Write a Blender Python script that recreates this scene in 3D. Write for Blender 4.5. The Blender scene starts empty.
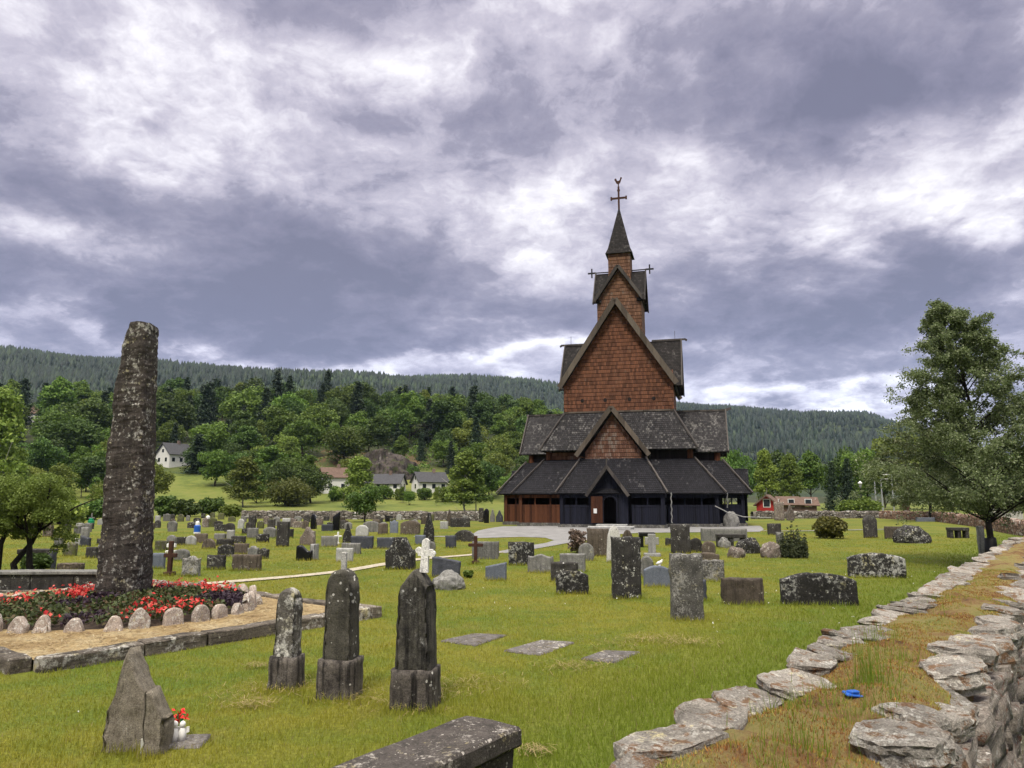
import bpy, bmesh, math, random
import numpy as np
from mathutils import Vector, Matrix, noise as mnoise, Euler

R_ = math.radians
rng = np.random.default_rng(7)
random.seed(7)
scene = bpy.context.scene
COL = scene.collection

# ------------------------------------------------------------------ camera
PITCH = math.atan(116 / 740.0)
F = 740.0
CAMZ = 2.0
cam_d = bpy.data.cameras.new("camera")
cam = bpy.data.objects.new("camera", cam_d)
COL.objects.link(cam)
cam.location = (0, 0, CAMZ)
cam.rotation_euler = (math.pi / 2 + PITCH, 0, 0)
cam_d.sensor_width = 36.0
cam_d.lens = F / 1024 * 36
cam_d.clip_start = 0.05
cam_d.clip_end = 12000
scene.camera = cam
CP, SP = math.cos(PITCH), math.sin(PITCH)


def ray(x, y):
    a, b = (x - 512) / F, (384 - y) / F
    return Vector((a, CP - b * SP, SP + b * CP))


def proj(p):
    d = p[1] * CP + (p[2] - CAMZ) * SP
    u = -p[1] * SP + (p[2] - CAMZ) * CP
    return 512 + F * p[0] / d, 384 - F * u / d


def camdepth(p):
    return p[1] * CP + (p[2] - CAMZ) * SP


# ------------------------------------------------------------------ terrain
CHX, CHY, CHB = 9.27, 61.0, R_(-14.5)      # church centre and turn


def _tab(pts, r=None):
    th, el = [], []
    for x, y in pts:
        d = ray(x, y)
        th.append(math.atan2(d.x, d.y))
        el.append(d.z / math.hypot(d.x, d.y))
    return np.array(th), np.array(el)


C_TH, C_EL = _tab([(-700, 451), (-150, 431), (0, 425), (100, 424), (200, 421), (310, 415), (420, 424), (500, 427), (545, 441), (600, 465), (700, 492), (760, 497), (1100, 496), (1900, 496)])
H_TH, H_EL = _tab([(-900, 389), (-200, 355), (0, 359), (60, 366), (120, 371), (200, 377), (260, 382), (330, 385), (400, 388), (470, 391), (520, 396), (560, 401), (620, 408), (680, 411), (730, 413), (770, 418), (800, 422), (840, 423), (866, 425), (890, 432), (940, 446), (1000, 461), (1100, 475), (1900, 483)])


def sst(a, b, x):
    t = np.clip((x - a) / (b - a), 0, 1)
    return t * t * (3 - 2 * t)


def terrain(X, Y):
    X = np.asarray(X, float); Y = np.asarray(Y, float)
    r = np.hypot(X, Y); th = np.arctan2(X, Y)
    z = 0.03 * np.sin(X * 0.31 + 1.3) * np.cos(Y * 0.27) * sst(6, 14, r)
    d = np.hypot(X - CHX, Y - CHY)
    z = z + 0.12 * (1 - sst(14, 24, d))
    zc = 2 + 420 * np.interp(th, C_TH, C_EL)
    rh = np.interp(th, [-0.8, -0.2, 0.3, 0.8], [1500, 1700, 2300, 2400])
    zh = 2 + rh * np.interp(th, H_TH, H_EL) - 10
    z = z + zc * sst(135, 420, r) ** 1.2
    t = np.clip((r - 620) / (rh - 620), 0, 1.6)
    up = np.where(t < 1, np.sin(np.clip(t, 0, 1) * math.pi / 2) ** 1.3, 1 - 0.35 * (t - 1) ** 2 * 4)
    bumps = 12 * np.sin(X * 0.006 + Y * 0.003) * np.sin(Y * 0.007 - X * 0.002) * sst(700, 1100, r) * (1 - sst(0.8, 1.0, t))
    z = z + (zh - zc) * np.clip(up, 0, 1) * (r > 620) + bumps
    return z


def gz(x, y):
    return float(terrain(x, y))


def G(x, y, up=0.0):
    """where the line of sight through a picture point meets the ground"""
    d = ray(x, y)
    t = 3.0
    p = Vector((0, 0, CAMZ))
    prev = 0
    while t < 3000:
        q = p + d * t
        if q.z < gz(q.x, q.y) + up:
            lo, hi = prev, t
            for _ in range(30):
                m = (lo + hi) / 2
                q = p + d * m
                if q.z < gz(q.x, q.y) + up: hi = m
                else: lo = m
            q = p + d * hi
            return Vector((q.x, q.y, gz(q.x, q.y)))
        prev = t
        t *= 1.02
    q = p + d * 130
    return Vector((q.x, q.y, gz(q.x, q.y)))


def AT(x, y, Y):
    d = ray(x, y)
    return Vector((0, 0, CAMZ)) + d * (Y / d.y)


# ------------------------------------------------------------------ node helpers
class NT:
    def __init__(s, tree):
        s.t = tree; s.n = tree.nodes; s.l = tree.links

    def new(s, typ, **kw):
        n = s.n.new(typ)
        for k, v in kw.items(): setattr(n, k, v)
        return n

    def put(s, sock, v):
        if hasattr(v, "is_output"): s.l.new(v, sock)
        elif v is not None:
            if isinstance(v, (tuple, list)) and len(v) == 3 and sock.type == 'RGBA': v = (*v, 1)
            sock.default_value = v

    def math(s, op, a, b=None, c=None, clamp=False):
        n = s.new("ShaderNodeMath", operation=op, use_clamp=clamp)
        s.put(n.inputs[0], a); s.put(n.inputs[1], b); s.put(n.inputs[2], c)
        return n.outputs[0]

    def vmath(s, op, a, b=None):
        n = s.new("ShaderNodeVectorMath", operation=op)
        s.put(n.inputs[0], a); s.put(n.inputs[1], b)
        return n.outputs["Value"] if op in ("LENGTH", "DOT_PRODUCT", "DISTANCE") else n.outputs[0]

    def scale(s, a, k):
        n = s.new("ShaderNodeVectorMath", operation="SCALE")
        s.put(n.inputs[0], a); s.put(n.inputs["Scale"], k)
        return n.outputs[0]

    def noise(s, vec, scale, detail=5, rough=0.55, dist=0.0, out="Fac"):
        n = s.new("ShaderNodeTexNoise")
        s.put(n.inputs["Vector"], vec); s.put(n.inputs["Scale"], scale); s.put(n.inputs["Detail"], detail)
        s.put(n.inputs["Roughness"], rough); s.put(n.inputs["Distortion"], dist)
        return n.outputs[out]

    def voro(s, vec, scale, feature='F1', out="Distance"):
        n = s.new("ShaderNodeTexVoronoi", feature=feature)
        s.put(n.inputs["Vector"], vec); s.put(n.inputs["Scale"], scale)
        return n.outputs[out]

    def ramp(s, fac, stops, mode='LINEAR'):
        n = s.new("ShaderNodeValToRGB")
        n.color_ramp.interpolation = mode
        e = n.color_ramp.elements
        while len(e) < len(stops): e.new(0.5)
        for el, (p, c) in zip(e, stops):
            el.position = p
            el.color = (c, c, c, 1) if isinstance(c, (int, float)) else (*c, 1)
        s.put(n.inputs[0], fac)
        return n.outputs[0]

    def step(s, fac, a, b):
        n = s.new("ShaderNodeMapRange", interpolation_type='SMOOTHSTEP')
        s.put(n.inputs[0], fac); n.inputs[1].default_value = a; n.inputs[2].default_value = b
        return n.outputs[0]

    def mix(s, f, a, b, mode='MIX'):
        n = s.new("ShaderNodeMix", data_type='RGBA', blend_type=mode)
        s.put(n.inputs[0], f); s.put(n.inputs[6], a); s.put(n.inputs[7], b)
        return n.outputs[2]

    def mapping(s, vec, sc=(1, 1, 1), rot=(0, 0, 0)):
        n = s.new("ShaderNodeMapping")
        s.put(n.inputs[0], vec); n.inputs["Scale"].default_value = sc; n.inputs["Rotation"].default_value = rot
        return n.outputs[0]

    def bump(s, h, strength=0.4, dist=0.02, normal=None):
        n = s.new("ShaderNodeBump")
        n.inputs["Strength"].default_value = strength; n.inputs["Distance"].default_value = dist
        s.put(n.inputs["Height"], h); s.put(n.inputs["Normal"], normal)
        return n.outputs[0]


def new_mat(name):
    m = bpy.data.materials.new(name); m.use_nodes = True
    t = NT(m.node_tree)
    b = m.node_tree.nodes["Principled BSDF"]
    b.inputs["Roughness"].default_value = 0.9
    b.inputs["Specular IOR Level"].default_value = 0.25
    return m, t, b


def obj_vec(t, rnd=True):
    tc = t.new("ShaderNodeTexCoord").outputs["Object"]
    if not rnd: return tc
    oi = t.new("ShaderNodeObjectInfo")
    k = t.math('MULTIPLY', oi.outputs["Random"], 37.0)
    c = t.new("ShaderNodeCombineXYZ")
    for i in range(3): t.put(c.inputs[i], k)
    return t.vmath('ADD', tc, c.outputs[0])


def stone_mat(name, dark, mid, lichen=(0.5, 0.5, 0.47), amt=0.5, spots=0.0, scale=1.0, streak=0.0, rough=0.9, moss=None, mossamt=0.0, bump=0.5, bands=0.0, fine=1.0):
    m, t, b = new_mat(name)
    v = obj_vec(t)
    n1 = t.noise(v, 2.5 * scale, 8, 0.65)
    n2 = t.noise(v, 14 * scale * fine, 6, 0.7)
    f = t.math('ADD', t.math('MULTIPLY', n1, 0.6), t.math('MULTIPLY', n2, 0.4))
    col = t.ramp(f, [(0.34, dark), (0.64, mid)])
    if streak:
        sv = t.mapping(v, (9 * scale, 9 * scale, 0.7 * scale))
        sn = t.noise(sv, 1.0, 4, 0.6)
        col = t.mix(t.math('MULTIPLY', t.step(sn, 0.45, 0.68), streak), col, tuple(c * 0.35 for c in dark))
    if bands:
        sv = t.mapping(v, (0.8 * scale, 0.8 * scale, 22 * scale), (0.06, 0.05, 0))
        bn = t.noise(sv, 1.0, 5, 0.65, 0.3)
        col = t.mix(t.math('MULTIPLY', t.step(bn, 0.5, 0.62), bands), col, tuple(c * 0.3 for c in dark))
    if moss:
        mn = t.noise(v, 4.0 * scale, 6, 0.7)
        col = t.mix(t.math('MULTIPLY', t.step(mn, 0.62 - 0.3 * mossamt, 0.7 - 0.3 * mossamt), 0.9), col, moss)
    if amt:
        ln = t.noise(v, 7 * scale * fine, 8, 0.72)
        big = t.noise(v, 1.6 * scale, 3, 0.5)
        oi2 = t.new("ShaderNodeObjectInfo").outputs["Random"]
        lf = t.math('ADD', t.math('ADD', t.math('MULTIPLY', ln, 0.7), t.math('MULTIPLY', big, 0.3)), t.math('MULTIPLY', t.math('SUBTRACT', oi2, 0.6), 0.06))
        th = 0.62 - 0.16 * amt
        lm = t.step(lf, th - .02, th + 0.08)
        shade = t.mix(t.noise(v, 40 * scale, 3), tuple(c * 0.55 for c in lichen), lichen)
        shade = t.mix(t.step(t.noise(v, 2.2 * scale, 3), .52, .66), shade, (lichen[0] * .72, lichen[1] * .66, lichen[2] * .42))
        col = t.mix(lm, col, shade)
    if spots:
        vd = t.voro(t.vmath('ADD', v, t.scale(t.noise(v, 9, 3, out="Color"), 0.05)), 11 * scale)
        gate = t.noise(v, 3.2 * scale, 2)
        rad = t.math('MULTIPLY', t.step(gate, 0.62 - 0.25 * spots, 0.75), 0.42)
        sm = t.math('LESS_THAN', vd, rad)
        col = t.mix(t.math('MULTIPLY', sm, 0.85), col, tuple(min(1, c * 1.15) for c in lichen))
    if rough > 0.5:
        gr_ = t.noise(v, 75 * fine, 4, 0.75)
        col = t.mix(1.0, col, t.ramp(gr_, [(.32, .45), (.5, 1.0), (.68, 1.45)]), 'MULTIPLY')
        ov = t.new("ShaderNodeObjectInfo").outputs["Random"]
        col = t.scale(col, t.math('ADD', .78, t.math('MULTIPLY', t.math('FRACT', t.math('MULTIPLY', ov, 13.7)), .5)))
    t.put(b.inputs["Base Color"], col)
    b.inputs["Roughness"].default_value = rough
    if rough > 0.5:
        h = t.math('ADD', t.math('ADD', t.math('MULTIPLY', t.noise(v, 18 * scale * fine, 8, 0.7), 0.7), t.math('MULTIPLY', gr_, 0.25)), t.math('MULTIPLY', n1, 0.6))
        t.put(b.inputs["Normal"], t.bump(h, bump, 0.03))
    return m


def plain_mat(name, c, rough=0.8, var=0.25, scale=6, metal=0.0, bump=0.0):
    m, t, b = new_mat(name)
    v = obj_vec(t)
    n = t.noise(v, scale, 6, 0.6)
    t.put(b.inputs["Base Color"], t.ramp(n, [(0.3, tuple(x * (1 - var) for x in c)), (0.7, tuple(min(1, x * (1 + var)) for x in c))]))
    b.inputs["Roughness"].default_value = rough
    b.inputs["Metallic"].default_value = metal
    if bump: t.put(b.inputs["Normal"], t.bump(t.noise(v, scale * 5, 6), bump, 0.02))
    return m


def leaf_mat(name, c1, c2, c3=None, trans=0.3, objvar=0.25, rough=0.6):
    """foliage: colour differs from leaf to leaf and from plant to plant"""
    m, t, b = new_mat(name)
    g = t.new("ShaderNodeNewGeometry")
    oi = t.new("ShaderNodeObjectInfo")
    stops = [(0.0, c1), (0.75, c2)] + ([(1.0, c3)] if c3 else [])
    f = t.math('ADD', t.math('MULTIPLY', g.outputs["Random Per Island"], 1.0 - objvar), t.math('MULTIPLY', oi.outputs["Random"], objvar))
    col = t.ramp(f, stops)
    hs = t.new("ShaderNodeHueSaturation")
    t.put(hs.inputs["Color"], col)
    t.put(hs.inputs["Hue"], t.math('ADD', 0.48, t.math('MULTIPLY', oi.outputs["Random"], 0.04)))
    t.put(hs.inputs["Value"], t.math('ADD', 0.75, t.math('MULTIPLY', t.math('FRACT', t.math('MULTIPLY', oi.outputs["Random"], 7.31)), 0.5)))
    col = hs.outputs[0]
    t.put(b.inputs["Base Color"], col)
    b.inputs["Roughness"].default_value = rough
    b.inputs["Specular IOR Level"].default_value = 0.3
    if trans:
        tr = t.new("ShaderNodeBsdfTranslucent")
        t.put(tr.inputs[0], col)
        mx = t.new("ShaderNodeMixShader"); mx.inputs[0].default_value = trans
        t.l.new(b.outputs[0], mx.inputs[1]); t.l.new(tr.outputs[0], mx.inputs[2])
        t.l.new(mx.outputs[0], t.n["Material Output"].inputs[0])
    return m


# ------------------------------------------------------------------ world
w = bpy.data.worlds.new("World"); scene.world = w; w.use_nodes = True
t = NT(w.node_tree)
bg = t.n["Background"]
SUN_EL, SUN_AZ = 56.0, -163.0      # degrees; azimuth from +Y towards +X
sky = t.new("ShaderNodeTexSky", sky_type='NISHITA', sun_disc=False)
sky.sun_elevation = R_(SUN_EL); sky.sun_rotation = R_(SUN_AZ)
d = t.new("ShaderNodeTexCoord").outputs["Generated"]
sep = t.new("ShaderNodeSeparateXYZ"); t.put(sep.inputs[0], d)
dx, dy, dz = sep.outputs
az0 = t.math('ARCTAN2', dx, dy)
el0 = t.math('ARCSINE', dz)
# cloud-deck coordinates: where the direction meets a high plane
den = t.math('ADD', t.math('MAXIMUM', dz, 0.0), 0.30)
cc = t.new("ShaderNodeCombineXYZ")
t.put(cc.inputs[0], t.math('DIVIDE', dx, den)); t.put(cc.inputs[1], t.math('DIVIDE', dy, den)); cc.inputs[2].default_value = 3.7
pv = cc.outputs[0]
warp = t.noise(pv, 2.4, 7, 0.6, out="Color")
ws = t.new("ShaderNodeSeparateColor"); t.put(ws.inputs[0], warp)
az = t.math('ADD', az0, t.math('MULTIPLY', t.math('SUBTRACT', ws.outputs[0], 0.5), 0.34))
el = t.math('ADD', el0, t.math('MULTIPLY', t.math('SUBTRACT', ws.outputs[1], 0.5), 0.20))
BL = [  # picture x, y, radius x, radius y, weight : light gaps and dark banks of this cloud deck
    (210, 95, 150, 55, .27), (405, 80, 80, 40, .22), (500, 40, 90, 60, .06), (70, 235, 130, 24, .32), (250, 30, 160, 30, .2), (555, 235, 50, 60, .30), (600, 150, 50, 40, .18),
    (470, 190, 80, 50, .12), (640, 10, 60, 40, .2), (800, 240, 60, 26, .27), (1005, 190, 40, 36, .16), (750, 180, 80, 40, .15), (840, 392, 100, 11, .55), (560, 362, 160, 12, .30), (200, 345, 300, 10, .22),
    (930, 215, 60, 18, .25), (60, 110, 60, 30, .10), (690, 330, 60, 16, .12), (530, 300, 60, 25, .12),
    (60, 190, 170, 22, -.30), (110, 295, 220, 36, -.28), (370, 128, 85, 32, -.42), (300, 235, 170, 34, -.22), (330, 290, 180, 32, -.30), (320, 25, 60, 22, -.22), (820, 45, 95, 42, -.34),
    (880, 105, 130, 30, -.30), (790, 130, 50, 30, -.15), (850, 285, 160, 34, -.34), (760, 330, 120, 25, -.18), (545, 120, 50, 40, -.14), (30, 40, 70, 50, -.14), (980, 60, 70, 40, -.18), (460, 330, 140, 22, -.20), (150, 120, 30, 15, -.2),
    (960, 275, 90, 40, -.14), (700, 90, 60, 60, -.05), (480, 110, 50, 50, -.1)]
acc = None
for (x, y, rx, ry, wt) in BL:
    q = ray(x, y).normalized()
    a0, e0 = math.atan2(q.x, q.y), math.asin(q.z)
    ux = t.math('MULTIPLY', t.math('SUBTRACT', az, a0), F / rx * 0.8)
    uy = t.math('MULTIPLY', t.math('SUBTRACT', el, e0), F / ry * 0.8)
    qq = t.math('ADD', t.math('MULTIPLY', ux, ux), t.math('MULTIPLY', uy, uy))
    g = t.math('MULTIPLY', t.math('POWER', math.e, t.math('MULTIPLY', qq, -1.0)), wt)
    acc = g if acc is None else t.math('ADD', acc, g)
pv2 = t.vmath('ADD', pv, t.scale(warp, 0.22))
f1 = t.noise(pv2, 1.7, 9, 0.55)
f2 = t.noise(pv2, 4.2, 10, 0.65)


def billow(vec, sc):
    n_ = t.new("ShaderNodeTexVoronoi", feature='F1')
    t.put(n_.inputs["Vector"], vec); n_.inputs["Scale"].default_value = sc
    n_.inputs["Detail"].default_value = 2.0; n_.inputs["Roughness"].default_value = .5; n_.normalize = True
    return n_.outputs["Distance"]


b1 = billow(t.vmath('ADD', pv, t.scale(warp, 0.16)), 3.2)
val = t.math('ADD', 0.45, acc)
val = t.math('ADD', val, t.math('MULTIPLY', t.math('SUBTRACT', f1, 0.5), 0.95))
val = t.math('ADD', val, t.math('MULTIPLY', t.math('SUBTRACT', f2, 0.5), 1.15))
val = t.math('ADD', val, t.math('MULTIPLY', t.math('SUBTRACT', b1, 0.30), 0.70))
val = t.math('ADD', val, t.math('MULTIPLY', t.math('SUBTRACT', t.noise(pv2, 13.0, 8, 0.62), 0.5), 0.50))
cl = t.ramp(val, [(0.0, (.165, .158, .225)), (0.20, (.225, .212, .29)), (0.36, (.305, .286, .365)), (0.44, (.41, .383, .465)), (0.56, (.53, .495, .575)), (0.66, (.68, .645, .71)), (0.76, (.84, .81, .855)), (0.88, (1.05, 1.02, 1.05))])
low = t.step(el0, 0.34, 0.10)
cl = t.mix(t.math('MULTIPLY', low, 0.55), cl, (.92, .98, 1.18), 'MULTIPLY')
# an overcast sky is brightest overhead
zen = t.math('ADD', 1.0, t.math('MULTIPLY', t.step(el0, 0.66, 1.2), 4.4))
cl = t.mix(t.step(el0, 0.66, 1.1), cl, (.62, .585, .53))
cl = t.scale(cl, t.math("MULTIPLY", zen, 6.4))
dark = t.step(dz, -0.02, 0.03)
cl = t.mix(dark, (.6, .6, .5), cl)
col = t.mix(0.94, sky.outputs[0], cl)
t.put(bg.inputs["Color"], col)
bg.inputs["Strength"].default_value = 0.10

sl = bpy.data.lights.new("sun", 'SUN'); so = bpy.data.objects.new("sun", sl); COL.objects.link(so)
sl.energy = 1.5; sl.angle = R_(11); sl.color = (1.0, 0.93, 0.80)
sd = Vector((math.sin(R_(SUN_AZ)) * math.cos(R_(SUN_EL)), math.cos(R_(SUN_AZ)) * math.cos(R_(SUN_EL)), math.sin(R_(SUN_EL))))
so.rotation_euler = sd.to_track_quat('Z', 'Y').to_euler()
so.location = (0, 0, 30)
scene.view_settings.view_transform = 'Standard'
scene.view_settings.look = 'None'
scene.view_settings.exposure = 1.0
scene.view_settings.gamma = 1.0
scene.cycles.max_bounces = 5
scene.cycles.diffuse_bounces = 3
scene.cycles.transparent_max_bounces = 4
scene.cycles.volume_bounces = 0
scene.cycles.use_denoising = True
scene.cycles.caustics_reflective = False
scene.cycles.caustics_refractive = False

# ------------------------------------------------------------------ object helpers


def tag(o, label=None, cat=None, group=None, kind=None):
    if label: o["label"] = label
    if cat: o["category"] = cat
    if group: o["group"] = group
    if kind: o["kind"] = kind
    return o


def empty(name, loc, rz=0.0, label=None, cat=None, group=None):
    o = bpy.data.objects.new(name, None); COL.objects.link(o)
    o.location = loc; o.rotation_euler = (0, 0, rz)
    o.empty_display_size = 0.2
    return tag(o, label, cat, group)


def mesh_np(name, V, Fc, mat, parent=None, smooth=False, loc=None, rz=None, mats=None, midx=None):
    V = np.asarray(V, np.float32); Fc = np.asarray(Fc, np.int32)
    me = bpy.data.meshes.new(name)
    n, k = Fc.shape
    me.vertices.add(len(V)); me.vertices.foreach_set("co", V.ravel())
    me.loops.add(n * k); me.loops.foreach_set("vertex_index", Fc.ravel())
    me.polygons.add(n); me.polygons.foreach_set("loop_start", np.arange(0, n * k, k, dtype=np.int32))
    for mm in (mats or [mat]): me.materials.append(mm)
    if midx is not None: me.polygons.foreach_set("material_index", np.asarray(midx, np.int32))
    if smooth: me.polygons.foreach_set("use_smooth", np.ones(n, bool))
    me.update(calc_edges=True); me.validate()
    return link_me(name, me, parent, loc, rz)


def link_me(name, me, parent=None, loc=None, rz=None):
    o = bpy.data.objects.new(name, me); COL.objects.link(o)
    if parent: o.parent = parent
    if loc is not None: o.location = loc
    if rz is not None: o.rotation_euler = (0, 0, rz)
    return o


def copy_tree(o, parent=None):
    c = o.copy(); COL.objects.link(c); c.parent = parent
    for ch in list(o.children): copy_tree(ch, c)
    return c


class MB:
    """collects faces of ONE part; uv in metres across and up each face"""

    def __init__(s): s.v = []; s.f = []

    def face(s, pts):
        i = len(s.v); s.v += [Vector(p) for p in pts]; s.f.append(list(range(i, i + len(pts))))
        return s

    def box(s, x0, x1, y0, y1, z0, z1):
        p = [(x0, y0, z0), (x1, y0, z0), (x1, y1, z0), (x0, y1, z0), (x0, y0, z1), (x1, y0, z1), (x1, y1, z1), (x0, y1, z1)]
        for q in ((3, 2, 1, 0), (4, 5, 6, 7), (0, 1, 5, 4), (1, 2, 6, 5), (2, 3, 7, 6), (3, 0, 4, 7)): s.face([p[i] for i in q])
        return s

    def panel(s, pts, th):
        """flat polygon given thickness on the side away from its normal"""
        P = [Vector(p) for p in pts]
        n = (P[1] - P[0]).cross(P[2] - P[0]).normalized()
        Q = [p - n * th for p in P]
        s.face(P); s.face(Q[::-1])
        for i in range(len(P)):
            j = (i + 1) % len(P)
            s.face([P[i], Q[i], Q[j], P[j]])
        return s

    def beam(s, a, b, w, h, up=(0, 0, 1)):
        a = Vector(a); b = Vector(b); d = (b - a).normalized(); u = Vector(up)
        x = d.cross(u).normalized() * w / 2; z = x.cross(d).normalized() * h / 2
        A = [a - x - z, a + x - z, a + x + z, a - x + z]; B = [b - x - z, b + x - z, b + x + z, b - x + z]
        s.face(A); s.face(B[::-1])
        for i in range(4):
            j = (i + 1) % 4
            s.face([A[i], B[i], B[j], A[j]])
        return s

    def tube(s, pts, rad, n=8):
        pts = [Vector(p) for p in pts]
        rad = rad if isinstance(rad, (list, tuple)) else [rad] * len(pts)
        rings = []
        for i, p in enumerate(pts):
            d = (pts[min(i + 1, len(pts) - 1)] - pts[max(i - 1, 0)]).normalized()
            a = d.orthogonal().normalized() if i == 0 else (rings_a - d * rings_a.dot(d)).normalized()
            rings_a = a
            c = d.cross(a)
            rings.append([p + (a * math.cos(2 * math.pi * k / n) + c * math.sin(2 * math.pi * k / n)) * rad[i] for k in range(n)])
        base = len(s.v)
        for rg in rings: s.v += rg
        for i in range(len(rings) - 1):
            for k in range(n):
                k2 = (k + 1) % n
                s.f.append([base + i * n + k, base + i * n + k2, base + (i + 1) * n + k2, base + (i + 1) * n + k])
        s.f.append([base + k for k in range(n)][::-1])
        s.f.append([base + (len(rings) - 1) * n + k for k in range(n)])
        return s

    def build(s, name, mat, parent=None, smooth=False, uv=True, bevel=0.0, loc=None, rz=None, rough=0.0, cuts=0):
        me = bpy.data.meshes.new(name)
        me.from_pydata(s.v, [], s.f)
        bm = bmesh.new(); bm.from_mesh(me)
        bmesh.ops.remove_doubles(bm, verts=bm.verts, dist=0.0005)
        bmesh.ops.recalc_face_normals(bm, faces=bm.faces)
        if bevel: bmesh.ops.bevel(bm, geom=list(bm.edges), offset=bevel, segments=1, affect='EDGES', clamp_overlap=True)
        if cuts:
            bmesh.ops.subdivide_edges(bm, edges=bm.edges, cuts=cuts, use_grid_fill=True)
        if rough:
            k = Vector((random.random() * 50,) * 3)
            for v in bm.verts:
                v.co += mnoise.noise_vector(v.co * 3 + k) * rough + mnoise.noise_vector(v.co * 9 + k) * rough * 0.5
        if uv:
            bm.normal_update()
            L = bm.loops.layers.uv.new("UVMap")
            for f in bm.faces:
                n = f.normal
                tx = Vector((0, 0, 1)).cross(n)
                tx = tx.normalized() if tx.length > 1e-4 else Vector((1, 0, 0))
                ty = n.cross(tx)
                for l in f.loops: l[L].uv = (l.vert.co.dot(tx), l.vert.co.dot(ty))
        for f in bm.faces: f.smooth = smooth
        bm.to_mesh(me); bm.free()
        me.materials.append(mat)
        return link_me(name, me, parent, loc, rz)

# ------------------------------------------------------------------ materials
M = {}
M['dk'] = stone_mat("dark lichened stone", (.019, .0175, .016), (.064, .060, .055), (.36, .36, .33), .30, .35, 1.6, .5)
M['bk'] = stone_mat("dark stone under white lichen", (.011, .0105, .0105), (.040, .038, .035), (.44, .44, .41), .60, .5, 2.0, .3)
M['gr'] = stone_mat("grey stone", (.10, .10, .095), (.22, .215, .20), (.40, .40, .37), .25, .0, 1.5, .45)
M['lg'] = stone_mat("light grey stone", (.24, .24, .23), (.40, .40, .385), (.55, .55, .52), .2, .0, 1.5, .3)
M['br'] = stone_mat("brown stone", (.050, .040, .031), (.125, .102, .080), (.30, .28, .24), .2, .1, 1.6, .6)
M['sl'] = stone_mat("blue grey slate", (.10, .115, .145), (.165, .185, .225), (.30, .31, .33), .08, .0, 1.4, .2, .7, bump=.2)
M['ds'] = stone_mat("dark slate", (.030, .033, .042), (.065, .07, .085), (.28, .29, .30), .15, .1, 1.4, .2, .7, bump=.25)
M['pg'] = stone_mat("polished black granite", (.006, .006, .007), (.012, .012, .013), amt=0, rough=.12)
M['wh'] = stone_mat("weathered white stone", (.45, .44, .41), (.66, .65, .61), (.16, .15, .14), .18, .0, 2.0, .25)
M['pk'] = stone_mat("pinkish stone under lichen", (.07, .055, .048), (.20, .165, .14), (.45, .42, .38), .55, .3, 2.2, .2)
M['mo'] = stone_mat("mossy stone", (.05, .047, .036), (.13, .12, .085), (.30, .30, .25), .3, .1, 1.8, .3, moss=(.09, .10, .03), mossamt=.6)
M['ls'] = stone_mat("rough grey lichen stone", (.045, .043, .04), (.15, .145, .132), (.42, .41, .38), .90, .2, 2.6, .1, bump=.8, fine=1.6)
M['mono'] = stone_mat("monolith stone", (.017, .0145, .013), (.066, .055, .047), (.40, .39, .35), .58, .30, 1.5, .5, bump=1.0, bands=.12, fine=1.3)
M['kerb'] = stone_mat("kerb stone", (.055, .045, .036), (.21, .18, .145), (.50, .48, .43), .55, .2, 1.6, .2, bands=.7)
M['edge'] = stone_mat("pale red edging stone", (.20, .155, .125), (.42, .36, .31), (.68, .66, .60), .60, .3, 5.0, .2)
M['tri'] = stone_mat("rough brown grey stone", (.13, .108, .08), (.37, .33, .26), (.52, .49, .42), .45, .0, 7.0, .3, bump=.9, fine=1.5)
M['table'] = stone_mat("black table slab", (.030, .026, .024), (.11, .096, .085), (.40, .37, .33), .55, .6, 2.6, .1, bump=.9, fine=1.4)
M['schist'] = stone_mat("pale schist", (.17, .152, .128), (.39, .362, .318), (.64, .62, .56), .40, .0, 2.6, .25, bands=.45, moss=(.16, .085, .04), mossamt=.32, bump=1.0, fine=1.5)
M['schistd'] = stone_mat("wall schist", (.13, .105, .085), (.36, .32, .275), (.64, .62, .57), .50, .4, 3.0, .2, bands=.5, moss=(.16, .06, .03), mossamt=.2, bump=1.0, fine=1.3)
M['redwall'] = stone_mat("reddish field stone", (.09, .06, .045), (.30, .21, .165), (.5, .46, .42), .4, .0, 3.0, .2)
M['flat'] = stone_mat("flat grave slab", (.055, .05, .047), (.17, .155, .145), (.52, .50, .46), .45, .0, 2.5, .1, moss=(.07, .055, .03), mossamt=.3)
M['concrete'] = plain_mat("pale concrete", (.42, .41, .38), .9, .2, 8)
M['red'] = plain_mat("red petals", (.62, .02, .02), .6, .2, 20)
M['white'] = plain_mat("white paint", (.72, .72, .70), .6, .06, 4)
M['porcelain'] = plain_mat("white porcelain", (.72, .71, .68), .35, .06, 15)
M['blue'] = plain_mat("blue plastic", (.02, .10, .42), .35, .1, 8)
M['green'] = plain_mat("green plastic", (.01, .22, .10), .4, .1, 8)
M['rust'] = plain_mat("rusty brown wood", (.055, .026, .018), .9, .3, 9)
M['blackmetal'] = plain_mat("black painted metal", (.012, .012, .014), .5, .2, 9)
M['greymetal'] = plain_mat("galvanised steel", (.36, .37, .38), .45, .1, 9, metal=.4)


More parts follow.
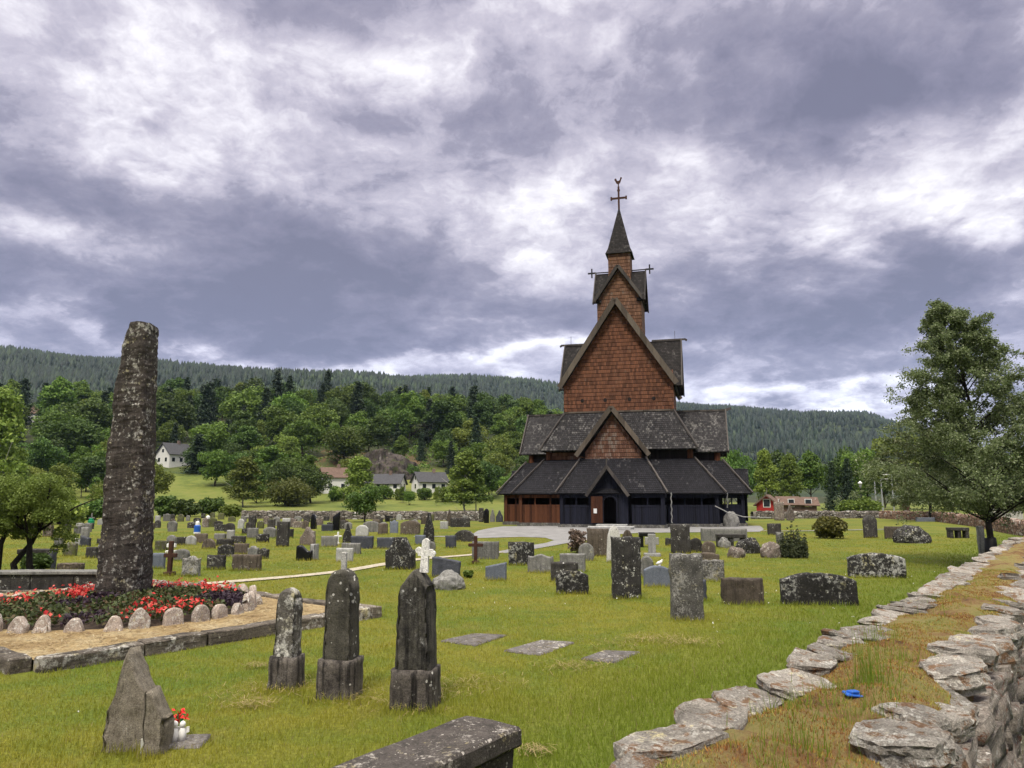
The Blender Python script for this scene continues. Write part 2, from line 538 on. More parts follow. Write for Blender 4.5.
def wood_mat(name, c1, c2, plank=0.16, rough=.85):
    m, t, b = new_mat(name)
    uv = t.new("ShaderNodeUVMap").outputs[0]
    sp = t.new("ShaderNodeSeparateXYZ"); t.put(sp.inputs[0], uv)
    u = t.math('DIVIDE', sp.outputs[0], plank)
    idx = t.math('FLOOR', u); fr = t.math('FRACT', u)
    wn = t.new("ShaderNodeTexWhiteNoise", noise_dimensions='1D'); t.put(wn.inputs["W"], idx)
    gr = t.noise(t.mapping(uv, (14, 1.2, 1)), 2.0, 6, 0.65)
    f = t.math('ADD', t.math('MULTIPLY', gr, 0.65), t.math('MULTIPLY', wn.outputs[0], 0.35))
    col = t.ramp(f, [(0.28, c1), (0.72, c2)])
    gap = t.math('MINIMUM', fr, t.math('SUBTRACT', 1.0, fr))
    gm = t.step(gap, 0.0, 0.09)
    t.put(b.inputs["Base Color"], col)
    b.inputs["Roughness"].default_value = rough
    t.put(b.inputs["Normal"], t.bump(t.math('ADD', t.math('MULTIPLY', gr, 0.2), gm), .7, .03))
    return m


def shingle_mat(name, c1, c2, patch=None, amt=0.3, bw=.22, rh=.27, rough=.85):
    """tarred wooden shingles in overlapping courses"""
    m, t, b = new_mat(name)
    uv = t.new("ShaderNodeUVMap").outputs[0]
    sp = t.new("ShaderNodeSeparateXYZ"); t.put(sp.inputs[0], uv)
    row = t.math('DIVIDE', sp.outputs[1], rh)
    ri = t.math('FLOOR', row); rf = t.math('FRACT', row)
    sh = t.math('MULTIPLY', t.math('MODULO', t.math('ABSOLUTE', ri), 2.0), 0.5)
    jit = t.new("ShaderNodeTexWhiteNoise", noise_dimensions='1D'); t.put(jit.inputs["W"], ri)
    cu = t.math('ADD', t.math('DIVIDE', sp.outputs[0], bw), t.math('ADD', sh, t.math('MULTIPLY', jit.outputs[0], 0.25)))
    ci = t.math('FLOOR', cu); cf = t.math('FRACT', cu)
    cb = t.new("ShaderNodeCombineXYZ"); t.put(cb.inputs[0], ci); t.put(cb.inputs[1], ri)
    wn = t.new("ShaderNodeTexWhiteNoise", noise_dimensions='2D'); t.put(wn.inputs["Vector"], cb.outputs[0])
    o = t.new("ShaderNodeTexCoord").outputs["Object"]
    big = t.noise(o, 0.5, 5, 0.6)
    gr = t.noise(t.mapping(uv, (30, 4, 1)), 1.0, 4, 0.6)
    f = t.math('ADD', t.math('MULTIPLY', wn.outputs[0], 0.42), t.math('ADD', t.math('MULTIPLY', t.math('ADD', t.math('MULTIPLY', big, .6), t.math('MULTIPLY', t.noise(t.mapping(o, (2.2, 2.2, .25)), 1.0, 5, .65), .4)), 0.45), t.math('MULTIPLY', gr, 0.15)))
    col = t.ramp(f, [(0.2, c1), (0.75, c2)])
    if patch:
        pn = t.math('ADD', t.math('MULTIPLY', t.noise(o, 0.75, 8, 0.75), 0.84), t.math('MULTIPLY', wn.outputs[0], 0.16))
        pm = t.step(pn, 0.62 - 0.3 * amt, 0.80 - 0.3 * amt)
        col = t.mix(t.math('MULTIPLY', pm, .9), col, t.mix(wn.outputs[0], tuple(c * .6 for c in patch), patch))
    gx = t.math('MINIMUM', cf, t.math('SUBTRACT', 1.0, cf))
    gm = t.math('MULTIPLY', t.step(gx, 0.0, 0.10), t.step(rf, 0.0, 0.16))
    # joints between shingles and courses are coloured darker
    col = t.mix(t.math('MULTIPLY', t.math('SUBTRACT', 1.0, gm), 0.55), col, tuple(c * .25 for c in c1))
    t.put(b.inputs["Base Color"], col)
    b.inputs["Roughness"].default_value = rough
    # each shingle is thicker at its lower end
    h = t.math('MULTIPLY', gm, t.math('SUBTRACT', 1.2, t.math('MULTIPLY', rf, 0.8)))
    h = t.math('ADD', h, t.math('MULTIPLY', wn.outputs[0], 0.35))
    t.put(b.inputs["Normal"], t.bump(h, 0.9, 0.06))
    return m


M['wall_shingle'] = shingle_mat("red brown wall shingles", (.050, .022, .0125), (.185, .076, .041), (.10, .07, .055), .2, .165, .30)
M['tower_shingle'] = shingle_mat("brown tower shingles", (.080, .038, .022), (.215, .112, .066), (.12, .10, .085), .3, .165, .30)
M['gable_shingle'] = shingle_mat("grey brown gable shingles", (.07, .032, .021), (.195, .095, .062), (.17, .14, .12), .35, .165, .29)
M['roof_grey'] = shingle_mat("weathered roof shingles", (.012, .0112, .012), (.046, .043, .045), (.155, .148, .14), .40, .15, .19)
M['roof_dark'] = shingle_mat("tarred roof shingles", (.007, .0068, .009), (.018, .0172, .022), (.11, .107, .108), .16, .15, .19)
M['roof_black'] = shingle_mat("black tower roof shingles", (.006, .005, .005), (.024, .020, .019), (.09, .083, .078), .25, .15, .18)
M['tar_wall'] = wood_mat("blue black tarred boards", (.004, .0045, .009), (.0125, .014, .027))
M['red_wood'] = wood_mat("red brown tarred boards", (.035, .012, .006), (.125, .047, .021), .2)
M['dark_wood'] = wood_mat("black brown tarred boards", (.008, .006, .006), (.026, .020, .019))
M['barge'] = wood_mat("weathered grey boards", (.05, .040, .032), (.14, .115, .092), .5)
M['bargedark'] = wood_mat("dark weathered boards", (.03, .026, .025), (.10, .088, .08), .5)

# ------------------------------------------------------------------ church
CZ = 0.12
church = empty("stave_church", (CHX, CHY, CZ - 0.02), CHB, "tall stepped wooden church clad in red brown shingles with black tarred lower roofs", "church")
church.scale = (.945, .945, 1)


def ring(mb, u0, f0, z0, u1, f1, z1, th=.14, sides="fblr"):
    """hipped skirt roof from the eave rectangle up to the wall rectangle"""
    E = [(-u0, -f0, z0), (u0, -f0, z0), (u0, f0, z0), (-u0, f0, z0)]
    T = [(-u1, -f1, z1), (u1, -f1, z1), (u1, f1, z1), (-u1, f1, z1)]
    for k, c in enumerate("frbl"):
        if c in sides:
            j = (k + 1) % 4
            mb.panel([E[k], E[j], T[j], T[k]], th)
    return mb


def saddle(mb, axis, l0, l1, half, ze, zr, th=.14, off=0.0, flare=0.0):
    """two roof planes; ridge along 'v' (front to back) or 'u'"""
    for s in (-1, 1):
        e0, e1 = (l0, s * half + off, ze), (l1, s * half + off, ze)
        r0, r1 = (l0, off, zr), (l1, off, zr)
        P = [e0, e1, r1, r0] if s < 0 else [e1, e0, r0, r1]
        if axis == 'v':
            P = [(p[1], p[0], p[2]) for p in P][::-1]
        mb.panel(P, th)
    return mb


def barge(mb, axis, l, half, ze, zr, w=.30, th=.10, ext=.12, off=0.0):
    """bargeboards of a gable end at l"""
    for s in (-1, 1):
        d = Vector((s * half, ze - zr)); d.normalize()
        n = Vector((-d.y, d.x)) if s < 0 else Vector((d.y, -d.x))
        a = Vector((0, zr + .10)); bpt = Vector((s * half, ze)) + d * ext + Vector((0, .10))
        A, B = (l, a.x + off, a.y - .08), (l, bpt.x + off, bpt.y - .08)
        if axis == 'v': A, B = (A[1], A[0], A[2]), (B[1], B[0], B[2])
        mb.beam(A, B, th, w, up=(0, 0, 1))
    return mb


def gable(mb, axis, l, half, z0, ze, zr, th=.12, off=0.0, sgn=-1):
    P = [(l, -half + off, z0), (l, half + off, z0), (l, half + off, ze), (l, off, zr), (l, -half + off, ze)]
    if axis == 'v': P = [(p[1], p[0], p[2]) for p in P]
    v = Vector(P[1]) - Vector(P[0]); w_ = Vector(P[2]) - Vector(P[0])
    n = v.cross(w_)
    want = Vector((0, sgn, 0)) if axis == 'v' else Vector((sgn, 0, 0))
    if n.dot(want) < 0: P = P[::-1]
    mb.panel(P, th)
    return mb


# --- footings
fm = MB()
for (u, v0, v1) in ((3.95, -10.4, -6.0), (7.8, -7.5, 7.5), (9.7, -4.8, 4.8)):
    fm.box(-u, u, v0, v1, -.25, .24)
fm.build("stone_footing", M['ls'], church)

# --- outer gallery walls: sill, panelled wall, open band between posts, head beam
EZ = 2.38


def gallery(name, p0, p1, mat, posts, post_mat, parent=church, openb=(1.50, 2.05), inner=True):
    """one side of the gallery from p0 to p1 (u, v)"""
    a = Vector((*p0, 0)); b = Vector((*p1, 0)); L = (b - a).length; ang = math.atan2((b - a).y, (b - a).x)
    mb = MB()
    mb.box(0, L, -.07, .07, .24, .46); mb.box(.01, L - .01, -.04, .04, .45, openb[0]); mb.box(0, L, -.065, .065, openb[0] - .08, openb[0] + .06)
    mb.box(0, L, -.075, .075, openb[1], EZ + .25)
    o = mb.build(name, mat, parent); o.location = a; o.rotation_euler = (0, 0, ang)
    for x in posts:
        pm = MB().box(x * L - .13, x * L + .13, -.14, .14, .22, EZ + .1).build("post", post_mat, o)
    k = max(2, int(L / 1.0))
    for i in range(1, k): MB().box(L * i / k - .05, L * i / k + .05, -.045, .045, openb[0], openb[1] + .05).build("mullion", mat, o)
    return o


T, RW, DW = M['tar_wall'], M['red_wood'], M['dark_wood']
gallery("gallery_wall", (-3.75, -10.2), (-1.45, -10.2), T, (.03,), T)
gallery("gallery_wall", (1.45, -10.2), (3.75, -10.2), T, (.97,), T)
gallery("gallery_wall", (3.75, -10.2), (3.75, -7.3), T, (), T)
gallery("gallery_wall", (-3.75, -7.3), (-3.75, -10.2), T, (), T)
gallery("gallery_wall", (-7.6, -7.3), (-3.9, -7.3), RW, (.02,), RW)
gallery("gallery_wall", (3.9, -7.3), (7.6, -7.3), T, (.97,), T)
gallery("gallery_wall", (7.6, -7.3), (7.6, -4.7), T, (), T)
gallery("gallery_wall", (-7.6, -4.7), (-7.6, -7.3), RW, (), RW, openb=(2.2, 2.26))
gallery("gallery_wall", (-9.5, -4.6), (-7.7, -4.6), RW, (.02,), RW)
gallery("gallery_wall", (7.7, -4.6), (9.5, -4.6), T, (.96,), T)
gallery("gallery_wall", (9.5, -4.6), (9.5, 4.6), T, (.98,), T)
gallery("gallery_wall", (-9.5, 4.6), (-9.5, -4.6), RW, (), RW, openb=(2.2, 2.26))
gallery("gallery_wall", (9.5, 4.6), (-9.5, 4.6), DW, (), DW)
# --- inner stave walls behind the gallery
im = MB()
im.box(-2.4, 2.4, -8.7, -4, .3, 4.9); im.box(-5.75, 5.75, -5.5, 5.5, .3, 4.9); im.box(-7.95, 7.95, -2.85, 2.85, .3, 4.9)
im.build("inner_wall", DW, church)

# --- lower skirt roofs
rb = MB()
E = [(-4.2, -10.65), (4.2, -10.65)]; Tq = [(-2.45, -8.75), (2.45, -8.75)]
zt = EZ + 2.45
rb.panel([(-4.0, -10.65, EZ), (4.0, -10.65, EZ), (2.45, -8.75, zt), (-2.45, -8.75, zt)], .14)
rb.panel([(4.0, -10.65, EZ), (4.0, -5.4, EZ), (2.45, -5.4, zt), (2.45, -8.75, zt)], .14)
rb.panel([(-4.0, -5.4, EZ), (-4.0, -10.65, EZ), (-2.45, -8.75, zt), (-2.45, -5.4, zt)], .14)
rb.build("lower_roof", M['roof_dark'], church)
ring(MB(), 8.1, 7.8, EZ, 5.95, 5.6, zt + .1).build("lower_roof", M['roof_dark'], church)
ring(MB(), 10.1, 5.1, EZ, 8.1, 2.95, zt + .05).build("lower_roof", M['roof_dark'], church)
def hip(a, b, w_, h_): MB().beam(a, b, w_, h_).build("hip_board", M["bargedark"], church)

for s in (-1, 1):
    hip((s * 4.05, -10.72, EZ + .05), (s * 2.45, -8.75, zt + .08), .14, .10)
    hip((s * 8.16, -7.86, EZ + .05), (s * 5.95, -5.6, zt + .18), .14, .10)
    hip((s * 10.16, -5.16, EZ + .05), (s * 8.1, -2.95, zt + .13), .14, .10)

# --- middle storey
mw = MB(); mw.box(-5.6, 5.6, -5.3, 5.3, 4.6, 5.75); mw.build("middle_wall", DW, church)
cp = M['red_wood']
for (u, v) in ((-5.62, -5.35), (5.62, -5.35), (-7.7, -2.75), (7.7, -2.75)):
    MB().tube([(u, v, 4.6), (u, v, 5.75)], .24, 10).build("corner_post", cp, church)
sb = MB().box(-5.35, -2.6, -5.42, -5.31, 4.75, 5.5); sb.build("middle_panel", M['gable_shingle'], church)
tr = MB()
tr.box(-7.7, 7.7, -2.7, 2.7, 4.6, 5.75)
gable(tr, 'u', -7.9, 2.75, 4.6, 5.85, 8.75, sgn=-1); gable(tr, 'u', 7.9, 2.75, 4.6, 5.85, 8.75, sgn=1)
tr.build("transept_wall", DW, church)
saddle(MB(), 'u', -8.55, 8.55, 3.25, 5.55, 9.0).build("transept_roof", M['roof_grey'], church)
bb = MB(); barge(bb, 'u', -8.58, 3.25, 5.55, 9.0); barge(bb, 'u', 8.58, 3.25, 5.55, 9.0)
bb.beam((-8.75, 0, 9.03), (8.8, 0, 9.03), .2, .14)
bb.beam((8.62, 0, 9.05), (9.05, 0, 9.16), .1, .2)
bb.build("transept_bargeboard", M['bargedark'], church)
ring(MB(), 6.2, 6.2, 5.62, 4.38, 4.38, 8.72).build("middle_roof", M['roof_grey'], church)
for s in (-1, 1): hip((s * 6.26, -6.26, 5.67), (s * 4.38, -4.38, 8.8), .16, .10)
# front arm with its shingled gable
fa = MB(); fa.box(-2.1, 2.1, -8.6, -4.3, 4.5, 5.2); gable(fa, 'v', -8.72, 2.12, 4.5, 5.3, 8.05)
fa.build("front_gable_wall", M['gable_shingle'], church)
saddle(MB(), 'v', -9.2, -4.3, 2.62, 5.15, 8.45).build("front_gable_roof", M['roof_grey'], church)
bb = MB(); barge(bb, 'v', -9.24, 2.62, 5.15, 8.45, .34, .10, .2); bb.beam((0, -9.35, 8.46), (0, -4.3, 8.49), .16, .14)
bb.build("front_bargeboard", M['barge'], church)

# --- main block
mb_ = MB(); mb_.box(-4.3, 4.3, -4.3, 4.3, 8.3, 10.95)
gable(mb_, 'v', -4.42, 4.33, 8.3, 11.2, 17.25); gable(mb_, 'v', 4.42, 4.33, 8.3, 11.2, 17.25, sgn=1)
gable(mb_, 'u', 4.42, 2.75, 8.3, 11.2, 14.7, sgn=1); gable(mb_, 'u', -4.42, 2.75, 8.3, 11.2, 14.7, sgn=-1)
main_wall = mb_.build("main_wall", M['wall_shingle'], church)
for u in (-2.95, -1.05, .95, 2.9):
    MB().tube([(u, -4.44, 9.6), (u, -4.40, 9.6)], .15, 12).build("round_vent", DW, main_wall)
MB().box(-4.5, 4.5, -4.52, -4.43, 8.62, 8.74).build("wall_rail", M['barge'], main_wall)
for s in (-1, 1):
    MB().box(s * 4.33 - .16, s * 4.33 + .16, -4.55, -4.43, 8.74, 10.9).build("corner_board", M['wall_shingle'], main_wall)
saddle(MB(), 'v', -4.95, 4.95, 4.7, 10.75, 17.5, .16).build("main_roof", M['roof_black'], church)
saddle(MB(), 'u', -5.1, 5.1, 3.0, 10.75, 14.95, .14).build("side_roof", M['roof_black'], church)
for l_ in (-5.0, 5.0): barge(MB(), 'v', l_, 4.7, 10.75, 17.5, .42, .12, .15).build("main_bargeboard", M['barge'], church)
for s in (-1, 1):
    bb = MB()
    barge(bb, 'u', s * 5.14, 3.0, 10.75, 14.95, .3, .1, .12)
    bb.beam((s * 2.6, 0, 15.0), (s * 5.5, 0, 15.0), .16, .14); bb.beam((s * 5.4, 0, 15.02), (s * 5.62, 0, 14.9), .1, .16)
    bb.beam((s * 4.6, 0, 15.0), (s * 4.6, 0, 15.75), .03, .03, up=(0, 1, 0))
    bb.build("side_bargeboard", M['bargedark'], church)

# --- tower
tw = MB(); tw.box(-1.85, 1.85, -1.85, 1.85, 13, 18.2)
gable(tw, 'v', -1.92, 1.86, 13, 18.3, 20.9); gable(tw, 'v', 1.92, 1.86, 13, 18.3, 20.9, sgn=1)
gable(tw, 'u', -1.92, 1.86, 13, 18.3, 20.9, sgn=-1); gable(tw, 'u', 1.92, 1.86, 13, 18.3, 20.9, sgn=1)
tw.build("tower_wall", M['tower_shingle'], church)
saddle(MB(), 'v', -2.3, 2.3, 2.05, 18.2, 21.05, .12).build("tower_roof", M['roof_black'], church)
for a_, b_, h_, e_ in ((-2.2, -1.55, 2.1, 18.05), (1.55, 2.2, 2.1, 18.05), (-1.55, 1.55, 1.80, 18.5)): saddle(MB(), 'u', a_, b_, h_, e_, 21.1, .12).build("tower_roof", M['roof_black'], church)
bb = MB()
for s in (-1, 1):
    barge(bb, 'v', s * 2.34, 2.05, 18.2, 21.05, .26, .09, .12); barge(bb, 'u', s * 2.24, 2.1, 18.05, 21.1, .26, .09, .12)
bb.build("tower_bargeboard", M['bargedark'], church)
for s in (-1, 1):
    c = MB(); c.beam((s * 1.0, 0, 21.2), (s * 2.62, 0, 21.22), .08, .08)
    c.box(s * 2.6 - .06, s * 2.6 + .06, -.05, .05, 20.8, 21.62); c.box(s * 2.6 - .36, s * 2.6 + .36, -.045, .045, 21.15, 21.28)
    c.build("ridge_cross", M['blackmetal'], church)
MB().box(-.98, .98, -.98, .98, 19.5, 22.75).build("lantern_wall", M['tower_shingle'], church)
sp = MB()
lv = [(1.2, 22.5), (.98, 23.0), (.52, 24.9), (.05, 26.85)]
for (r0, z0), (r1, z1) in zip(lv, lv[1:]):
    c0 = [(-r0, -r0, z0), (r0, -r0, z0), (r0, r0, z0), (-r0, r0, z0)]; c1 = [(-r1, -r1, z1), (r1, -r1, z1), (r1, r1, z1), (-r1, r1, z1)]
    for k in range(4): sp.face([c0[k], c0[(k + 1) % 4], c1[(k + 1) % 4], c1[k]])
sp.face([(-1.2, -1.2, 22.5), (-1.2, 1.2, 22.5), (1.2, 1.2, 22.5), (1.2, -1.2, 22.5)])
sp.build("spire", M['roof_black'], church)
c = MB(); c.box(-.08, .08, -.07, .07, 26.4, 28.85); c.box(-.70, .70, -.055, .055, 27.72, 27.88)
for s in (-1, 1): c.box(s * .68 - .07, s * .68 + .07, -.07, .07, 27.65, 27.95)
c.box(-.13, .13, -.06, .06, 28.45, 28.58)
cr = c.build("spire_cross", M['rust'], church)
wc = MB()
W = [(-.36, .36), (-.30, .50), (-.18, .46), (-.12, .28), (-.02, .24), (.12, .30), (.20, .56), (.27, .58), (.36, .47), (.29, .40), (.20, .10), (.05, -.06), (.03, -.4), (-.03, -.4), (-.05, -.06), (-.2, .04), (-.27, .22)]
wc.panel([(x, -.02, 29.12 + z) for x, z in W], .04)
wc.build("weathercock", M['rust'], cr)

# --- porch: small gable, arched doorway, open door leaf
pz = 3.0
po = MB()
AR = [(-.5, .3), (-.5, 1.75)] + [(.5 * math.cos(a), 1.75 + .42 * math.sin(a)) for a in np.linspace(math.pi, 0, 9)][1:-1] + [(.5, 1.75), (.5, .3)]
ox = .12
left = [(-1.42, .25), (ox - .5, .25)] + [(ox + x, z) for x, z in AR[1:6]] + [(0, 4.15), (-1.42, 2.4)]
right = [(ox + .5, .25), (1.42, .25), (1.42, 2.4), (0, 4.15)] + [(ox + x, z) for x, z in AR[5:-1]]
for pl in (left, right):
    po.panel([(x, -10.42, z) for x, z in pl], .12)
po.box(-1.42, -1.30, -10.30, -9.0, .25, 2.45); po.box(1.30, 1.42, -10.30, -9.0, .25, 2.45)
porch = po.build("porch", T, church); porch.location = (-.2, 0, 0)
fr = MB()
for i in range(len(AR) - 1):
    (x0, z0), (x1, z1) = AR[i], AR[i + 1]
    fr.beam((ox + x0, -10.46, z0), (ox + x1, -10.46, z1), .08, .14, up=(0, 1, 0))
fr.build("door_frame", T, porch)
saddle(MB(), 'v', -11.0, -8.9, 1.42, 2.3, 4.15, .10).build("porch_roof", M['roof_dark'], porch)
bb = MB(); barge(bb, 'v', -11.03, 1.42, 2.3, 4.15, .22, .08, .2); bb.beam((0, -11.1, 4.0), (0, -11.1, 4.75), .09, .09, up=(0, 1, 0))
bb.build("porch_bargeboard", M['bargedark'], porch)
dl = MB(); dl.box(0, .84, -.04, .04, .35, 2.15)
dl.box(0, .84, -.075, -.045, .35, .5); dl.box(0, .84, -.075, -.045, 1.15, 1.3); dl.box(0, .12, -.07, -.043, .5, 2.1); dl.box(.72, .84, -.07, -.043, .5, 2.1); dl.box(.12, .72, -.075, -.045, 2.0, 2.15)
door = dl.build("door", RW, porch); door.location = (ox - .54, -10.50, 0); door.rotation_euler = (0, 0, R_(180 + 22))
MB().box(.44, .68, .05, .07, 1.0, 1.32).build("notice", M['white'], door)
st = MB(); st.box(-1.5, 1.7, -11.9, -10.5, -.2, .12); st.box(-1.0, 1.2, -11.4, -10.5, .12, .28)
st.build("door_step", M['lg'], church, bevel=.02)
# side porches at the ends of the widest gallery
for s in (-1, 1):
    g = MB()
    saddle(g, 'u', s * 8.6 if s > 0 else -10.15, 10.15 if s > 0 else -8.6, 1.2, 2.6, 4.35, .1)
    g.build("side_porch_roof", M['roof_dark'], church)
    g = MB(); gable(g, 'u', s * 9.95, 1.05, .3, 2.7, 4.15, sgn=s)
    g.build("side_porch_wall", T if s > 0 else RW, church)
# rain chains of pale beads hanging from the eave corners, and one pale spout
for (u, v, n, zl) in ((4.3, -10.75, 26, .35), (8.2, -7.9, 12, 1.35)):
    c = MB()
    for i in range(n):
        z0 = EZ - (EZ - zl) * i / n; z1 = EZ - (EZ - zl) * (i + .8) / n
        c.tube([(u + .03 * math.sin(i), v, z0), (u + .03 * math.sin(i + .8), v, z1)], [.05, .03], 5)
    c.build("rain_chain", M['lg'], church)
c = MB(); c.tube([(7.3, -8.3, 1.5), (8.2, -8.25, 1.05), (9.3, -7.6, .75), (11.3, -6.2, .68)], .035, 6); c.build("rain_spout", M['lg'], church)

# ------------------------------------------------------------------ gravestones
TOPS = {
    'flat': lambda u: 1.0, 'arch': lambda u: 1 - .22 * abs(2 * u - 1) ** 2.2, 'round': lambda u: .55 + .45 * math.sqrt(max(0, 1 - (2 * u - 1) ** 2)),
    'gable': lambda u: 1 - .3 * abs(2 * u - 1), 'peak': lambda u: 1 - .6 * abs(2 * u - 1) ** .8, 'shoulder': lambda u: 1.0 - .16 * (0 if abs(2 * u - 1) < .55 else 1),
    'slant': lambda u: 1 - .25 * u, 'slantl': lambda u: .75 + .25 * u, 'wavy': lambda u: .93 + .07 * math.cos((2 * u - 1) * 4.4), 'rock': lambda u: (1 - abs(2 * u - 1) ** 2.6) * .9 + .1,
    'ogive': lambda u: 1 - .55 * abs(2 * u - 1) ** 1.6,
    'step': lambda u: 1 if abs(2 * u - 1) < .45 else (.78 if abs(2 * u - 1) < .75 else .6), 'lump': lambda u: .8 + .2 * math.sin(u * 5 + .5), 'semi': lambda u: .25 + .75 * math.sqrt(max(0, 1 - (2 * u - 1) ** 2)),
}


def slab_mesh(name, w, h, th, top='flat', mat=None, taper=0.0, rough=0.01, nx=10, nz=8, bev=.02, lean=0.0, seed=0, dig=.12):
    """an upright stone: front, back and worn rim are one surface"""
    f = TOPS[top] if isinstance(top, str) else top
    bev = min(bev, th * .3, w * .12)
    us = [0, bev / w] + list(np.linspace(0, 1, nx + 1))[1:-1] + [1 - bev / w, 1]
    vs = [0] + list(np.linspace(0, 1, nz + 1))[1:-1] + [1 - bev / h, 1]
    n, m_ = len(us), len(vs)
    V = []; idx = {}
    k = Vector((seed * 3.71, seed * 1.3, seed * 7.7))
    for side in (-1, 1):
        for i, u in enumerate(us):
            H = h * f(min(max(u, 0), 1))
            for j, v in enumerate(vs):
                z = -dig + (H + dig) * v
                x = (u - .5) * w * (1 + taper * max(0, z / h)) + lean * max(0, z)
                edge = i in (0, n - 1) or j == m_ - 1
                y = side * (th / 2 - (bev if edge else 0))
                p = Vector((x, y, z))
                if rough:
                    p += mnoise.noise_vector(p * 4 / max(.4, min(w, h)) + k) * rough + mnoise.noise_vector(p * 14 + k) * rough * .45
                idx[(side, i, j)] = len(V); V.append(p)
    Fc = []
    for side in (-1, 1):
        for i in range(n - 1):
            for j in range(m_ - 1):
                q = [idx[(side, i, j)], idx[(side, i + 1, j)], idx[(side, i + 1, j + 1)], idx[(side, i, j + 1)]]
                Fc.append(q if side < 0 else q[::-1])
    rim = [(0, j) for j in range(m_ - 1, 0, -1)] + [(0, 0)] + []
    path = [(0, j) for j in range(m_)] + [(i, m_ - 1) for i in range(1, n)] + [(n - 1, j) for j in range(m_ - 2, -1, -1)] + [(i, 0) for i in range(n - 2, -1, -1)]
    for (a, b) in zip(path, path[1:]):
        Fc.append([idx[(-1, *a)], idx[(-1, *b)], idx[(1, *b)], idx[(1, *a)]])
    o = mesh_np(name, [tuple(p) for p in V], Fc, mat, smooth=False)
    return o


N_STONE = [0]


def place(x0, x1, yt, yb):
    """ground point, width, height of something standing between these picture columns and rows"""
    p = G((x0 + x1) / 2, yb)
    d = camdepth(p)
    wd = (x1 - x0) * d / F
    top = AT((x0 + x1) / 2, yt, p.y)
    return p, wd, max(.05, top.z - p.z)


ROTS = {}
GROUP = "gravestones in the churchyard grass"


def GS(x0, x1, yt, yb, top, mat, label, th=.16, rz=None, cat="gravestone", taper=0.0, rough=None, tilt=0.0, name="gravestone", group=GROUP, lean=0.0):
    N_STONE[0] += 1
    s = N_STONE[0]
    p, wd, h = place(x0, x1, yt, yb)
    rr = {'gr': .012, 'sl': .004, 'pg': .002, 'lg': .008, 'wh': .008}.get(mat, .02) if rough is None else rough
    near = p.y < 22
    o = slab_mesh(name, wd, h, th, top, M[mat], taper, rr, 16 if near else 9, 12 if near else 6, .025, lean, s)
    o.location = p
    o.rotation_euler = (tilt, 0, (-.12 + random.uniform(-.1, .1)) if rz is None else rz)
    return tag(o, label, cat, group)


def boulder(name, x0, x1, yt, yb, mat, label, cat="boulder", group=None, seed=1, flat=.75, sub=4):
    p, wd, h = place(x0, x1, yt, yb)
    bm = bmesh.new(); bmesh.ops.create_icosphere(bm, subdivisions=sub, radius=1)
    k = Vector((seed * 5.3, seed * 2.1, seed))
    for v in bm.verts:
        c = v.co.copy()
        q = c * (1 + .22 * mnoise.noise(c * 1.3 + k) + .10 * mnoise.noise(c * 3.3 + k) + .04 * mnoise.noise(c * 9 + k))
        zz = q.z
        v.co = Vector((q.x * wd / 2, q.y * wd / 2 * flat, (max(zz, -.35)) * h * .78 + h * .2))
    me = bpy.data.meshes.new(name); bm.to_mesh(me); bm.free(); me.materials.append(M[mat])
    o = link_me(name, me, None, p)
    return tag(o, label, cat, group)


def cross(x0, x1, yt, yb, mat, label, arm=.62, thick=.10, name="grave_cross", base=True, flared=False, rz=-.1):
    p, wd, h = place(x0, x1, yt, yb)
    t_ = thick
    mb = MB(); mb.box(-t_ / 2, t_ / 2, -t_ / 2, t_ / 2, -.1, h); mb.box(-wd / 2, wd / 2, -t_ * .4, t_ * .4, h * arm, h * arm + t_)
    if base: mb.box(-t_ * 1.1, t_ * 1.1, -t_ * 1.1, t_ * 1.1, -.1, .1)
    o = mb.build(name, M[mat], None, bevel=.012, rough=.006, cuts=1)
    o.location = p; o.rotation_euler = (0, 0, rz)
    return tag(o, label, "grave cross", "grave crosses")


# --- three dark obelisks nearest the camera
def obelisk(name, bx0, bx1, yt, ymid, px0, px1, yb, tops, mats, label, seed, taper=-.14, th=.8):
    p, pw, ph = place(px0, px1, ymid, yb)
    d = camdepth(p)
    bw = (bx1 - bx0) * d / F
    bh = AT((bx0 + bx1) / 2, yt, p.y).z - AT((bx0 + bx1) / 2, ymid, p.y).z
    root = empty(name, p, -.16, label, "gravestone", "obelisk gravestones")
    pw *= .86; bw *= .88
    a = slab_mesh("plinth", pw, ph, pw * .82, 'flat', M[mats[0]], -.03, .012, 10, 6, .025, 0, seed)
    a.parent = root
    b = slab_mesh("shaft", bw, bh, bw * th, tops, M[mats[1]], taper, .012, 14, 18, .03, 0, seed + 3, dig=.03)
    b.parent = root; b.location = (0, 0, ph)
    return root, p, ph + bh, bw


M['ob1'] = stone_mat("obelisk stone with white blotches", (.040, .037, .032), (.115, .105, .09), (.47, .46, .42), .42, .75, 1.5, .4, bump=.7)
M['ob2'] = stone_mat("obelisk stone with round lichen", (.045, .042, .034), (.12, .112, .09), (.47, .46, .42), .18, 1.0, 1.3, .4, bump=.6)
M['ob3'] = stone_mat("streaked black obelisk stone", (.016, .015, .016), (.135, .126, .102), (.38, .38, .36), .12, .4, 1.3, 1.0, bump=.6)
M['plinth'] = stone_mat("plinth stone", (.030, .026, .024), (.165, .145, .125), (.42, .41, .37), .2, .30, 1.6, .95)
Rt = lambda u: 1 - .12 * abs(2 * u - 1) ** 2 - (.05 if abs(2 * u - 1) > .75 else 0)
Rr = lambda u: 1 - .14 * abs(2 * u - 1) ** 2.4 - (.08 if abs(2 * u - 1) > .84 else 0)
Rp = lambda u: 1 - .20 * abs(2 * u - 1) ** 1.2 - (.06 if abs(2 * u - 1) > .86 else 0)
